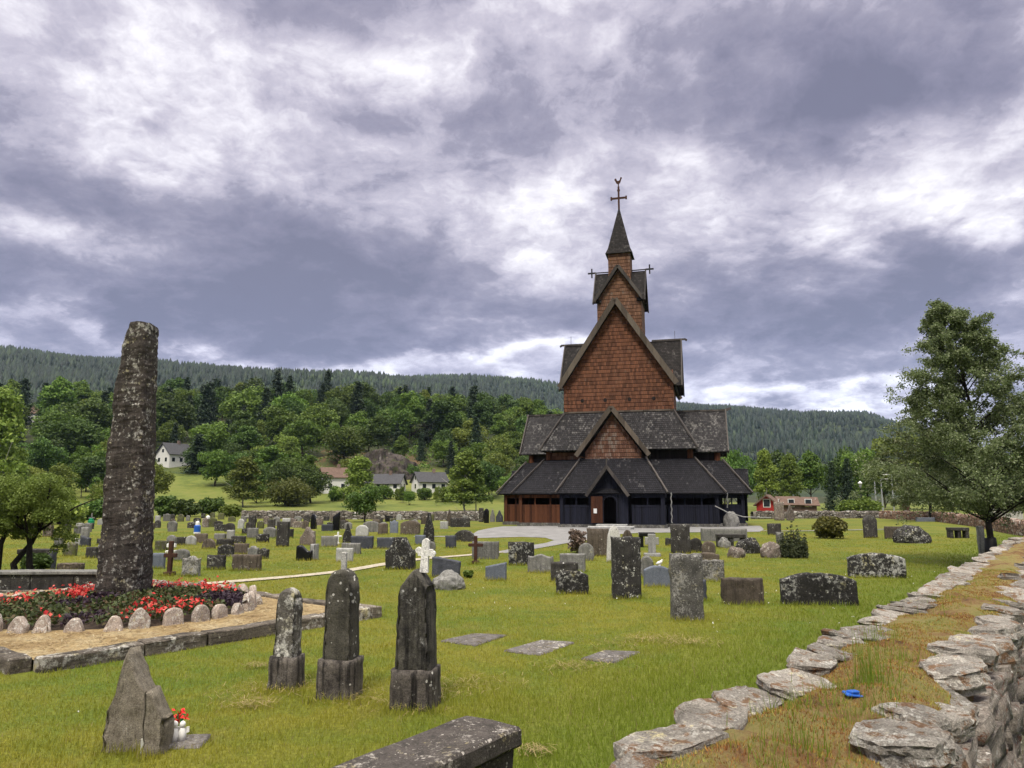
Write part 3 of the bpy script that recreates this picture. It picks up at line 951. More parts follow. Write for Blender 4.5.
obelisk("obelisk_gravestone", 270.5, 297, 588, 655, 268.5, 303.5, 687, Rt, ('plinth', 'ob1'), "shortest obelisk gravestone, dark with one long white lichen streak and no cross", 11, -.12)
r2, p2, h2, w2 = obelisk("obelisk_gravestone", 322.5, 357.5, 569, 657.5, 317, 362, 696, Rr, ('plinth', 'ob2'), "obelisk gravestone with round white lichen spots and a bare pale stub on its rounded top", 23, -.10)
d2 = camdepth(p2)
MB().box(-.027, .027, -.025, .025, h2 - .03, h2 + 17 * d2 / F).build("cross_stub", M['wh'], r2, bevel=.008)
r3, p3, h3, w3 = obelisk("obelisk_gravestone", 397, 439, 569, 667, 389.5, 441, 706, Rp, ('plinth', 'ob3'), "tallest obelisk gravestone, black streaked, carrying a broken white marble cross", 37, -.16)
d3 = camdepth(p3); u3 = d3 / F
cx = MB()
def trefoil(mb, x, z, r, y=.035):
    pts = [(x + r * math.cos(a), -y, z + r * math.sin(a)) for a in np.linspace(0, 2 * math.pi, 10, endpoint=False)]
    mb.panel(pts, 2 * y)
cx.panel([(-.040, -.04, h3 - .03), (.040, -.04, h3 - .03), (.034, -.04, h3 + 29 * u3), (-.034, -.04, h3 + 29 * u3)], .08)
zc = h3 + 17 * u3
cx.box(-7.2 * u3, 7.6 * u3, -.036, .036, zc - .032, zc + .032)
for (x, z) in ((-7.2 * u3, zc + .02), (7.6 * u3, zc - .01), (0, h3 + 28 * u3)):
    trefoil(cx, x, z, .030); 

o = cx.build("cross", M['wh'], r3, rough=.006, cuts=1); o.rotation_euler = (0, .05, .1)

# --- triangular stone with its smaller companion and grave goods
p, wd, h = place(109, 159, 643, 746)
tri = slab_mesh("triangular_gravestone", wd, h, .30, lambda u: max(.05, 1 - (abs(u - .30) / .30 if u < .30 else (u - .30) / .74) ** (.55 if u < .3 else .92) * (.70 if u < .3 else .80)), M['tri'], 0, .022, 18, 16, .03, 0, 51)
tri.location = p; tri.rotation_euler = (-.05, 0, .12)
tag(tri, "rough triangular gravestone tapering to a sharp point, alone in the grass", "gravestone", GROUP)
q, wd, h = place(149, 170, 687, 749)
o = slab_mesh("small_gravestone", wd, h, .22, lambda u: max(.1, 1 - .75 * max(0, u - .25) ** 1.1), M['tri'], 0, .016, 12, 12, .02, 0, 52)
o.location = q + Vector((0, -.05, 0)); o.rotation_euler = (0, 0, .05)
tag(o, "small slanting rough stone leaning against the triangular gravestone", "gravestone", GROUP)
s = G(184, 745)
o = slab_mesh("base_slab", .36, .03, .30, 'flat', M['flat'], 0, .008, 8, 2, .015, 0, 53, .02); o.location = s + Vector((-.02, .04, .0)); o.rotation_euler = (0, 0, .1)
tag(o, "thin pinkish base slab under the white angel figurines", "slab")


def angel(px, yb, yt, label, flip):
    a = G(px, yb); hh = (yb - yt) * camdepth(a) / F
    root = empty("angel_figurine", a + Vector((0, 0, .05)), flip * .3, label, "figurine", "angel figurines on the small grave")
    m = MB(); m.tube([(0, 0, -.03), (0, 0, hh * .25), (0, 0, hh * .5), (0, 0, hh * .62)], [hh * .24, hh * .25, hh * .17, hh * .08], 12)
    m.build("body", M['porcelain'], root, smooth=True)
    bm = MB(); bm.tube([(0, 0, hh * .58), (0, 0, hh * .66), (0, 0, hh * .78), (0, 0, hh * .92), (0, 0, hh)], [hh * .06, hh * .15, hh * .19, hh * .15, hh * .03], 12)
    bm.build("head", M['porcelain'], root, smooth=True)
    for sx in (-1, 1):
        MB().panel([(sx * hh * .08, hh * .14, hh * .2), (sx * hh * .32, hh * .22, hh * .3), (sx * hh * .30, hh * .22, hh * .62), (sx * hh * .1, hh * .14, hh * .58)], .012).build("wing", M['porcelain'], root)


angel(173.5, 745, 728, "white angel figurine closest to the small slanting stone", 1)
angel(181.5, 744, 728, "white angel figurine at the outer end of the base slab", -1)
a = G(171, 742) + Vector((0, .12, 0))
fl = empty("red_flowers", a, 0, "bunch of bright red flowers standing behind two white figurines", "flowers")
V, Fq = [], []
for i in range(34):
    c = Vector((random.gauss(0, .032), random.gauss(0, .03), .165 + random.gauss(0, .024)))
    n = Vector((random.gauss(0, 1), random.gauss(0, 1), random.gauss(.5, 1))).normalized(); tx = n.orthogonal().normalized() * .014; ty = n.cross(tx)
    b_ = len(V); V += [tuple(c - tx - ty), tuple(c + tx - ty), tuple(c + tx + ty), tuple(c - tx + ty)]; Fq.append([b_, b_ + 1, b_ + 2, b_ + 3])
mesh_np("blossom", V, Fq, M['red'], fl)
st_ = MB()
for i in range(5): st_.tube([(0, 0, 0), (random.uniform(-.05, .05), random.uniform(-.02, .02), .19)], .005, 4)
st_.build("stem", M['green'], fl)
gj = G(153, 748)
o = MB().tube([(0, 0, 0), (0, 0, .11)], .045, 10).tube([(0, 0, .11), (0, 0, .13)], .03, 10).build("candle_jar", plain_mat("glass jar", (.45, .45, .40), .15), None, loc=gj + Vector((.0, -.12, .0)))
tag(o, "small glass candle jar in front of the slanting stone", "jar")

# --- table slab at the bottom of the view
zt_ = .42
def atz(x, y, z):
    d_ = ray(x, y); t_ = (z - CAMZ) / d_.z
    return Vector((0, 0, CAMZ)) + d_ * t_
cA, cB, cC = atz(340, 772, zt_), atz(478, 717, zt_), atz(511, 722, zt_)
ax = (cB - cA).normalized()
wv = (cC - cB); wv -= ax * wv.dot(ax)
# top slab: long axis from the frame edge to its far end
L = 2.3; wdt = .50
end = (cB + cC) / 2
tb = empty("table_tomb", (0, 0, 0), 0, "black lichened table tomb with a thick flat top slab", "tomb")
ang = math.atan2(ax.y, ax.x)
tb.location = (end.x, end.y, 0); tb.rotation_euler = (0, 0, ang)
sl_ = MB().box(-L, 0, -wdt / 2, wdt / 2, zt_ - .14, zt_)
o = sl_.build("top_slab", M['table'], tb, bevel=.02, cuts=11, rough=.014)
for xx in (-.18, -1.8):
    MB().box(xx - .26, xx + .14, -wdt / 2 + .06, wdt / 2 - .06, -.1, zt_ - .145).build("support", M['table'], tb, bevel=.02, cuts=5, rough=.02)

# --- three flat slabs lying in the grass
for (pts, lab) in (([(440, 642), (472, 634.5), (507, 636), (476, 646.5)], "flat grey grave slab lying in the grass, closest to the obelisks"),
                   ([(503, 652), (541, 641), (575, 643.5), (540, 656)], "flat white-blotched grave slab lying in the grass, middle of three"),
                   ([(580, 660), (603, 651.5), (641, 652.5), (615, 663.5)], "flat pale pinkish grave slab with a brown earth edge")):
    P = [G(*q_) for q_ in pts]; c = sum(P, Vector()) / 4
    if (P[1] - P[0]).cross(P[2] - P[0]).z < 0: P = P[::-1]
    mb = MB(); mb.panel([(q_ - c) + Vector((0, 0, .022)) for q_ in P], .12)
    o = mb.build("flat_gravestone", M['flat'], None, bevel=.015, cuts=7, rough=.010); o.location = c
    tag(o, lab, "gravestone", "flat slabs in the grass")
FLATS = [[G(*q_) for q_ in pts] for pts in ([(440, 642), (472, 634.5), (507, 636), (476, 646.5)], [(503, 652), (541, 641), (575, 643.5), (540, 656)], [(580, 660), (603, 651.5), (641, 652.5), (615, 663.5)])]

# --- stones listed one by one -------------------------------------------------
for a in [
    # in front of the church, right half
    (672, 703, 554, 619, 'flat', 'ls', "tall rough pale grey standing gravestone before the wide dark slabs", .3),
    (612.5, 641, 537, 598, 'flat', 'bk', "tall black gravestone dotted with white lichen between white and blue-grey stones", .26),
    (671.5, 690, 524.5, 553, 'flat', 'dk', "tall dark block gravestone just behind the rough pale grey one", .3),
    (698, 724, 560, 581, 'flat', 'ls', "wide low grey lichened slab partly hidden by the tall rough grey stone", .2),
    (722.5, 763, 578, 604, 'flat', 'br', "square brown streaked gravestone beside the wide arched black one", .18),
    (783, 855, 573, 604.5, 'arch', 'bk', "widest black gravestone, arched top, flaring sides, speckled white", .22),
    (850.5, 903.5, 553, 577.5, 'arch', 'bk', "wide dark arched gravestone nearest the birch and the dry stone wall", .22),
    (644, 671, 565.5, 586.5, 'arch', 'sl', "smooth blue-grey slate gravestone with a white bird on top", .14),
    (606.5, 622.5, 525.5, 562, 'round', 'wh', "tall plain white gravestone with a round head before the church door", .16, None, "gravestone", -.22),
    (587.5, 609, 528.5, 556, 'flat', 'br', "dark brown streaked block gravestone beside the tall white one", .25),
    (578.5, 594, 543, 560.5, 'round', 'gr', "round-headed grey gravestone in front of the brown flowering bush", .14),
    (560, 585.5, 553.5, 571.5, 'flat', 'gr', "square grey gravestone behind two dark low ones", .16),
    (551, 578, 562, 581, 'flat', 'dk', "dark flat-topped gravestone between a grey and a lichened arched one", .16),
    (556, 588.5, 570.5, 593.5, 'arch', 'bk', "low arched black-and-white lichened gravestone in front of a dark flat-topped one", .2),
    (528, 553.5, 554, 572.5, 'wavy', 'gr', "grey gravestone with an uneven shouldered top in the grass", .16),
    (508.5, 534, 542, 565, 'flat', 'bk', "dark block gravestone with white lichen streaks near the curved path", .22),
    (472, 499, 541.5, 559, 'flat', 'gr', "broad grey streaked gravestone behind the dark iron cross", .2),
    (485.5, 506.5, 562, 580, 'slantl', 'sl', "small pale bluish gravestone tilted to one side", .14),
    (640, 654, 556, 577, 'round', 'gr', "narrow grey gravestone half hidden behind the tall spotted black one", .16),
    (622, 633, 530, 538.5, 'rock', 'br', "small rounded brown stone behind the tall white gravestone", .2),
    (665.5, 673, 538, 546, 'flat', 'dk', "small dark stub beside the tall dark block near the church", .2),
    (702, 715.5, 541, 555, 'round', 'br', "small round-headed brown gravestone under the long grey slab", .14),
    (689.5, 702, 538, 552, 'round', 'dk', "rounded dark gravestone beside the tall dark block", .16),
    (695, 719, 552.5, 562, 'arch', 'br', "low brown arched gravestone behind the wide low grey slab", .16),
    (701, 706.5, 580, 600, 'flat', 'ds', "dark slab edge peeping out behind the rough pale grey stone", .2),
    (702, 746, 528.5, 541, 'flat', 'gr', "long low grey tomb wall in front of the church corner", .5),
    (768, 781, 523.5, 535, 'flat', 'dk', "dark square gravestone next to the juniper, by the thin path", .2),
    (776.5, 784, 532, 544, 'flat', 'gr', "slim grey slab half hidden by the dark juniper bush", .14),
    (864.5, 877, 515, 538, 'arch', 'dk', "upright dark pillar gravestone alone near the lamp post", .26),
    (886, 918, 526.5, 539, 'flat', 'br', "long flat-topped brown slab behind the white-speckled rock", .2),
    (775, 784, 502, 520.5, 'flat', 'pk', "reddish square pillar in front of the red house", .4),
    (787, 794, 503, 520.5, 'peak', 'pk', "reddish pointed pillar in front of the brown barn roofs", .4),
    (904, 910, 503, 516.5, 'flat', 'rust', "narrow dark red upright marker before the far red stone wall", .3),
    (873, 877.5, 500, 516.5, 'peak', 'lg', "slim pale stone post beside the black lamp post", .25),
    (917, 934, 517.5, 521.5, 'flat', 'sl', "low blue-grey slab at the foot of the far birch", .4),
    # around the iron cross and path, left of the church
    (453.5, 475, 530, 541.5, 'semi', 'dk', "dark mound-shaped gravestone with a half-round top by the gravel", .3),
    (445.5, 456, 535.5, 548, 'flat', 'ds', "small upright dark slate block before the half-round gravestone", .2),
    (415, 425.5, 535, 544.5, 'flat', 'sl', "small blue slate slab behind the white marble cross", .14),
    (427, 435.5, 541.5, 551.5, 'round', 'gr', "small disc-headed grey gravestone behind the white marble cross", .14),
    (432, 460.5, 556, 577, 'slant', 'ds', "leaning dark slate gravestone behind the heap of grey gravel", .14),
    (377, 394, 537.5, 548.5, 'flat', 'ds', "wide dark slab behind the stepped lichened gravestone", .18),
    (350.5, 373.5, 536, 548.5, 'flat', 'ds', "long low dark grey slab under the white round-headed stone", .18),
    (355.5, 368.5, 525, 536.5, 'round', 'lg', "cream-white round-headed gravestone above the long dark slab", .16),
    (321, 337.5, 536, 546.5, 'flat', 'gr', "smooth mid-grey rectangular slab beside a small white cross", .15),
    (336, 353, 548, 561.5, 'flat', 'lg', "pale grey slab just above the obelisk with the bare stub", .14),
    (341, 361, 543, 554, 'flat', 'gr', "grey slab standing directly behind the pale grey slab", .14),
    (276.5, 288.5, 521.5, 546.5, 'flat', 'dk', "tall dark narrow block gravestone among low ones, rough edges", .24),
    (310.5, 315.5, 514, 529, 'round', 'pg', "slim black polished gravestone with a pale edge near the far wall", .2),
    (332.5, 339.5, 512, 530.5, 'slantl', 'pg', "tallest polished black gravestone with a white side near the far wall", .2),
    (321.5, 333, 524.5, 531, 'flat', 'ds', "small dark slab at the foot of the tallest polished black stone", .2),
    (400.5, 420, 520.5, 534.5, 'arch', 'br', "wide dark brown arched gravestone near the round dark tree", .25),
    (378, 387.5, 523.5, 534.5, 'flat', 'br', "square mossy brown block beside the round dark tree", .2),
    (390, 398, 520, 533, 'wavy', 'sl', "blue and white gravestone behind the wide dark slabs", .16),
    (363, 379, 521, 532, 'arch', 'gr', "grey arched slab at the foot of the round dark tree", .18),
    (447, 451.5, 507.5, 526, 'peak', 'br', "slender brown stone pillar standing against the far wall", .3),
    (450.5, 470, 518, 527, 'flat', 'dk', "long dark low slab below the slender brown pillar", .3),
    (479, 483.5, 508, 522, 'flat', 'dk', "dark narrow headstone, first of a tight cluster before the birch trunks", .2),
    (484, 489, 508.5, 523, 'arch', 'pg', "black headstone in the middle of a tight cluster before the birch trunks", .2),
    (490, 495, 507.5, 522, 'peak', 'gr', "grey pointed headstone in a tight cluster before the birch trunks", .2),
    (496, 503, 509, 522, 'peak', 'ds', "dark pointed headstone closest to the church corner", .2),
    # behind the standing stone, centre left
    (232, 261, 554.5, 570.5, 'flat', 'br', "widest dark brown slab near the narrow path, flat top", .18),
    (207, 225, 555, 569.5, 'flat', 'dk', "dark square slab beside the widest brown one", .18),
    (182.5, 199, 556, 576, 'wavy', 'ls', "rough pale grey lichened gravestone beside the brown wooden cross", .2),
    (173.5, 189.5, 549, 560.5, 'round', 'gr', "grey round-headed stone half behind the rough pale grey one", .16),
    (152.5, 164.5, 553, 568.5, 'flat', 'sl', "bluish grey plain slab behind the brown wooden cross", .14),
    (155, 167, 540.5, 551, 'flat', 'mo', "greenish mossy slab above the bluish grey one", .16),
    (247.5, 258.5, 546, 557.5, 'shoulder', 'gr', "grey streaked slab behind the widest dark brown slab", .16),
    (257.5, 268.5, 548, 558.5, 'wavy', 'dk', "dark streaked slab touching the grey streaked one", .16),
    (234, 248.5, 543.5, 554, 'flat', 'br', "plain smooth brown slab above the widest dark brown slab", .16),
    (217.5, 233.5, 544.5, 556.5, 'arch', 'bk', "dark gravestone flecked white, in front of another dark one", .16),
    (216, 234, 539, 546, 'flat', 'dk', "dark flat slab standing behind the white-flecked dark one", .16),
    (202, 215.5, 538.5, 548.5, 'semi', 'br', "brown half-round gravestone with sloping shoulders", .16),
    (231, 245.5, 536, 543.5, 'flat', 'dk', "wide low dark speckled slab behind the plain brown slab", .16),
    (214, 226, 533.5, 540, 'flat', 'gr', "low grey slab next to a small pale square stone", .16),
    (226.5, 234.5, 530, 540, 'flat', 'lg', "small pale square stone standing among dark slabs", .14),
    (194, 207.5, 533.5, 543, 'flat', 'br', "brown flat slab beneath the blue and white canister", .16),
    (185.5, 196, 535.5, 545, 'round', 'lg', "pale disc-shaped gravestone beside the white flower", .14),
    (175.5, 186, 537, 545, 'flat', 'dk', "dark square stone with a white flower on top", .18),
    (166.5, 175.5, 535, 548, 'arch', 'gr', "narrow grey arched gravestone beside the dark one with a flower", .16),
    (256, 269, 534, 542.5, 'flat', 'bk', "dark squat slab with white flecks before two grey ones", .18),
    (247, 258, 528, 538.5, 'flat', 'gr', "grey slab stepped against a darker slab", .18),
    (242, 249.5, 528.5, 534.5, 'flat', 'dk', "small dark slab stepped against a grey one", .18),
    (263, 276, 527, 538, 'arch', 'gr', "grey arched gravestone beside the tall dark narrow block", .18),
    (248.5, 255.5, 515.5, 528.5, 'flat', 'dk', "tall narrow dark gravestone with pale blotches near the far wall", .2),
    (288.5, 293, 529, 538, 'flat', 'dk', "narrow dark slab behind the tall dark block", .2),
    (308, 315, 530, 541, 'wavy', 'pk', "pinkish lichened stone behind the tapered pinkish one", .2),
    # left of the standing stone
    (58, 83, 563, 571.5, 'flat', 'br', "low wide brown slab just over the stone bench wall", .2),
    (86, 97.5, 547, 558, 'flat', 'dk', "dark plain square gravestone near the standing stone", .18),
    (63, 76.5, 542, 556, 'wavy', 'mo', "mossy brown-green gravestone in the grass by the gnarled tree", .18),
    (80, 90, 535.5, 546.5, 'slant', 'ds', "dark blue slanted gravestone with white flowers", .16),
    (75, 81, 538.5, 546, 'flat', 'lg', "pale grey slab beside the dark blue slanted one", .14),
    (54, 63, 538, 547, 'flat', 'gr', "plain grey slab beside the crown of the gnarled tree", .16),
    (97, 103, 538.5, 545, 'flat', 'dk', "small dark square stone close to the standing stone edge", .16),
    (75.5, 82.5, 523, 529.5, 'flat', 'lg', "small light stone in the rows beyond the dark blue slanted one", .16),
    (88, 93.5, 523, 529, 'flat', 'dk', "dark stone with a green lantern on top", .2),
    (46, 54, 551, 570, 'slantl', 'ds', "leaning dark stone with a white edge by the dark low bush", .2),
]:
    GS(*a)
for (x, y, lab, name) in ((659.5, 565.5, "small white bird figure perched on the blue-grey slate gravestone", "bird_figure"),):
    p = G(657.5, 586.5); top = AT(x, y, p.y)
    bd = MB(); bd.tube([(-.08, 0, .04), (-.02, 0, .055), (.03, 0, .075), (.055, 0, .11)], [.012, .045, .04, .025], 8).tube([(.05, 0, .115), (.085, 0, .125)], [.03, .008], 8).tube([(0, 0, -.05), (0, 0, .04)], .03, 6)
    o = bd.build(name, M['porcelain'], None, smooth=True, loc=top); tag(o, lab, "figurine")

# stepped, tapered and special stones
GS(386, 414.5, 537, 569, 'step', 'bk', "stepped black gravestone covered in white lichen on a wide base", .35)
GS(343, 351.5, 521.5, 543.5, 'peak', 'bk', "small tapered lichened obelisk beside the cream-white stone", .25, taper=-.25)
GS(423.5, 434, 509.5, 543, 'peak', 'bk', "tall slim lichened obelisk rising above the white marble cross", .3, taper=-.3)
GS(300, 315, 525, 545, 'peak', 'pk', "tapered pinkish lichened gravestone behind the shiny black one", .3, taper=-.3)
GS(296, 312, 545, 560.5, 'lump', 'pg', "shiny black gravestone with curved sides in open grass", .16)
GS(311, 317, 544, 560, 'flat', 'lg', "pale stone back joined to the shiny black gravestone", .3)
cross(468, 483, 536, 564, 'rust', "dark rusty iron cross standing in the grass", .62, .10)
cross(162.5, 176, 541, 575.5, 'rust', "brown wooden cross close to the standing stone", .52, .11)
cross(334, 341.5, 532, 545, 'white', "small white cross beside the smooth mid-grey slab", .62, .07)
cross(166.5, 175.5, 541.5, 553, 'white', "small white cross behind the brown wooden cross", .5, .14)
cross(645.5, 659, 534, 556, 'lg', "pale grey lichened stone cross in front of a black bench", .52, .26)
cross(88, 94.5, 513, 524, 'gr', "grey cross above the green lantern", .5, .1)
cross(64, 71, 520, 529, 'dk', "dark cross near the gnarled tree's crown", .5, .16)
boulder("boulder", 762, 782, 541, 557.5, 'pk', "round pinkish boulder next to the juniper bush", group="boulders by the church", seed=3)
boulder("boulder", 736, 761, 537, 553, 'bk', "broad speckled boulder beside the arched stone table", group="boulders by the church", seed=5)
boulder("boulder", 727, 745, 546, 557.5, 'pk', "lowest reddish boulder in front of the speckled one", group="boulders by the church", seed=8)
boulder("boulder", 718, 731, 537, 548, 'gr', "small grey boulder under the arched stone table", group="boulders by the church", seed=9)
boulder("boulder", 893, 931, 526, 543, 'bk', "white-speckled sloping rock before the long brown slab", group="boulders by the church", seed=12, flat=.5)
boulder("boulder", 723.5, 739, 510, 527, 'gr', "grey pear-shaped boulder at the church corner under the rain chain", group="boulders by the church", seed=15)
boulder("gravel_heap", 433, 464, 571, 589, 'gr', "heap of grey gravel beside the leaning dark slate gravestone", "gravel heap", seed=21, flat=.7)


def bench(x0, x1, yt, yb, mat, label, legs=3, th=.16, dep=.5, name="stone_bench"):
    p, wd, h = place(x0, x1, yt, yb)
    root = empty(name, p, -.1, label, "bench")
    MB().box(-wd / 2, wd / 2, -dep / 2, dep / 2, h - th, h).build("top", M[mat], root, bevel=.02)
    for i in range(legs):
        x = -wd / 2 + .1 + (wd - .2) * i / (legs - 1)
        MB().box(x - .09, x + .09, -dep / 2 + .05, dep / 2 - .05, -.1, h - th - .003).build("leg", M[mat], root, bevel=.01)
    return root


bench(717, 745, 534, 547, 'dk', "black stone table over two boulders by the church")
bench(639, 655, 532.5, 547, 'pg', "black square stone bench behind the pale grey cross", 2)
bench(949, 967.5, 527.5, 538, 'dk', "small dark stone table near the birch and far red wall")
bench(20, 54, 549, 559, 'dk', "long dark stone bar on legs behind the gnarled tree", 2)
bench(588, 634, 526.3, 530, 'lg', "pale stone bench top before the church door", 2, .1)

# canister, lantern, flower
def can(x, yt, yb, base_y, label, name, m1, m2, cat):
    p, wd, h = place(x - 3.5, x + 3.5, yt, yb)
    root = empty(name, p, 0, label, cat)
    MB().tube([(0, 0, 0), (0, 0, h * .6), (0, 0, h * .68)], [wd * .45, wd * .45, wd * .3], 12).build("body", M[m1], root)
    MB().tube([(0, 0, h * .68), (0, 0, h * .9), (0, 0, h)], [wd * .3, wd * .28, wd * .12], 10).build("cap", M[m2], root)
    MB().tube([(0, 0, -.02), (0, 0, h * .12)], wd * .48, 12).build("foot", M[m2], root)


can(197, 521, 533.5, 533, "blue and white canister standing above the brown flat slab", "canister", 'blue', 'white', "canister")
can(207.5, 515.5, 526, 526, "dark blue canister with a white cap in the far rows", "canister", 'blue', 'white', "canister")
can(91, 518, 524, 524, "green grave lantern on the dark stone", "grave_lantern", 'green', 'green', "lantern")

# --- far rows on the north-west side
FL = []
rows = [(150, 235, 518, 532, 24), (236, 300, 517.5, 530, 14), (285, 350, 518, 529, 14), (372, 480, 516, 529, 17), (0, 60, 524, 540, 7), (60, 102, 523, 540, 6)]
names = {'dk': 'dark', 'gr': 'grey', 'br': 'brown', 'bk': 'white-flecked dark', 'lg': 'pale', 'pk': 'pinkish', 'mo': 'mossy'}
shp = {'flat': 'square', 'arch': 'arched', 'round': 'round-headed', 'wavy': 'uneven'}
where = ["beyond the standing stone before the hedge", "near the wall end and birch", "by the polished black stones", "before the far stone wall and birch", "beyond the gnarled tree", "beyond the dark square stone"]
used = []
for k, (xa, xb, ya, yb, n) in enumerate(rows):
    c = 0; tries = 0
    while c < n and tries < 400:
        tries += 1
        y = random.uniform(ya, yb); x = random.uniform(xa, xb)
        if any(abs(x - q_[0]) < 5.6 and abs(y - q_[1]) < 3.0 for q_ in used): continue
        used.append((x, y)); c += 1
        m = random.choice(['dk', 'dk', 'gr', 'br', 'bk', 'gr', 'lg', 'pk', 'mo']); tp = random.choice(['flat', 'arch', 'round', 'wavy'])
        sc_ = (y - 498) / 30
        hh = random.uniform(6, 10) * max(.75, sc_); ww = random.uniform(5, 10) * max(.75, sc_)
        GS(x - ww / 2, x + ww / 2, y - hh, y, tp, m, f"small {names[m]} {shp[tp]} headstone in the far rows {where[k]}", .18, group=f"far {names[m]} {shp[tp]} headstones {where[k]}")

# ------------------------------------------------------------------ ground sheet
def polar(r0, r1, nr, th0, th1, nt, power=1.0):
    rr = np.exp(np.linspace(math.log(r0), math.log(r1), nr)); tt = np.linspace(th0, th1, nt)
    Rg, Tg = np.meshgrid(rr, tt, indexing='ij')
    X = Rg * np.sin(Tg); Y = Rg * np.cos(Tg)
    V = np.stack([X, Y, terrain(X, Y)], -1).reshape(-1, 3)
    i, j = np.meshgrid(np.arange(nr - 1), np.arange(nt - 1), indexing='ij')
    a = (i * nt + j).ravel()
    Fq = np.stack([a, a + 1, a + nt + 1, a + nt], -1)[:, ::-1]
    return V, Fq


def patch_nodes(t):
    """dry and lush patches of the lawn, in world metres"""
    P = t.new("ShaderNodeNewGeometry").outputs["Position"]
    a = t.noise(P, .55, 5, .6); b_ = t.noise(P, 2.6, 5, .65)
    dry = t.step(t.math('ADD', t.math('MULTIPLY', a, .6), t.math('MULTIPLY', b_, .4)), .53, .68)
    lush = t.math('ADD', t.math('MULTIPLY', t.step(t.noise(P, .28, 3, .5), .40, .62), .6), t.math('MULTIPLY', t.step(t.noise(P, 1.7, 4, .6), .42, .6), .4))
    sp = t.new("ShaderNodeSeparateXYZ"); t.put(sp.inputs[0], P)
    # longer, greener grass grows along the field wall
    dist = t.math('ADD', t.math('MULTIPLY', sp.outputs[0], -.797), t.math('MULTIPLY', sp.outputs[1], .605))
    near = t.step(dist, 6.5, 1.6)
    lush = t.math('MAXIMUM', lush, near)
    return P, dry, lush, near


GREEN, YELL, DRY = (.11, .16, .014), (.20, .195, .022), (.27, .21, .07)
gm, t, b = new_mat("lawn soil")
P, dry, lush, near = patch_nodes(t)
n3 = t.noise(P, 18, 6, .7)
col = t.mix(lush, YELL, GREEN)
col = t.mix(t.math('MULTIPLY', dry, .25), col, DRY)
col = t.mix(t.step(n3, .4, .7), t.scale(col, .6), col)
vs_ = t.new("ShaderNodeVectorMath", operation='LENGTH'); t.put(vs_.inputs[0], P)
L_ = vs_.outputs["Value"]
fieldc = t.ramp(t.math('ADD', t.math('MULTIPLY', t.noise(P, .045, 5, .6), .5), t.math('MULTIPLY', t.noise(P, .35, 6, .7), .5)), [(.36, (.05, .075, .014)), (.5, (.12, .145, .024)), (.64, (.17, .165, .04))])
col = t.mix(t.step(L_, 95, 130), col, fieldc)
floor_ = t.ramp(t.noise(P, .12, 4, .6), [(.4, (.020, .028, .010)), (.7, (.055, .06, .02))])
col = t.mix(t.step(L_, 228, 262), col, floor_)
t.put(b.inputs["Base Color"], col)
t.put(b.inputs["Normal"], t.bump(t.noise(P, 30, 6, .7), .6, .05))
V, Fq = polar(.4, 640, 170, -math.pi, math.pi, 361)
tag(mesh_np("ground", V, Fq, gm, smooth=True), kind="structure")
hm, t, b = new_mat("forested hillside")
P = t.new("ShaderNodeNewGeometry").outputs["Position"]
t.put(b.inputs["Base Color"], t.ramp(t.noise(P, .02, 6, .65), [(.35, (.018, .030, .014)), (.6, (.035, .050, .018)), (.75, (.06, .07, .025))]))
V, Fq = polar(630, 4200, 70, -1.35, 1.35, 260)
tag(mesh_np("hills", V, Fq, hm, smooth=True), kind="structure")


def sheet(name, px, mat, up, kind="structure", cuts=8):
    """flat ground sheet following the terrain, from picture points on the ground"""
    P = [G(*q) for q in px]
    bm = bmesh.new(); vs = [bm.verts.new((p.x, p.y, 0)) for p in P]; f = bm.faces.new(vs)
    bmesh.ops.triangulate(bm, faces=[f])
    for _ in range(4):
        ed = [e for e in bm.edges if e.calc_length() > 1.5]
        if not ed: break
        bmesh.ops.subdivide_edges(bm, edges=ed, cuts=1)
        bmesh.ops.triangulate(bm, faces=[f_ for f_ in bm.faces if len(f_.verts) > 3])
    for v in bm.verts: v.co.z = gz(v.co.x, v.co.y) + up
    bmesh.ops.recalc_face_normals(bm, faces=bm.faces)
    if sum(f_.normal.z for f_ in bm.faces) < 0: bmesh.ops.reverse_faces(bm, faces=bm.faces)
    me = bpy.data.meshes.new(name); bm.to_mesh(me); bm.free(); me.materials.append(mat)
    return tag(link_me(name, me), kind=kind), P


def strip(name, px, wid, mat, up):
    P = [G(*q) for q in px]
    Q = []
    for a, b_ in zip(P, P[1:]):
        n = max(1, int((b_ - a).length / .6))
        Q += [a.lerp(b_, i / n) for i in range(n)]
    Q.append(P[-1]); V = []; Fq = []
    for i, q in enumerate(Q):
        d = (Q[min(i + 1, len(Q) - 1)] - Q[max(i - 1, 0)]); d.z = 0; d.normalize()
        s = Vector((-d.y, d.x, 0)) * (wid / 2 + .05 * mnoise.noise(q * 1.3))
        for k in (-1, -.33, .33, 1):
            r = q + s * k; V.append((r.x, r.y, gz(r.x, r.y) + up))
        if i:
            for k in range(3):
                a = (i - 1) * 4 + k; Fq.append([a, a + 4, a + 5, a + 1])
    o = mesh_np(name, V, Fq, mat)
    me = o.data
    if me.polygons[0].normal.z < 0: me.flip_normals()
    return tag(o, kind="structure"), Q


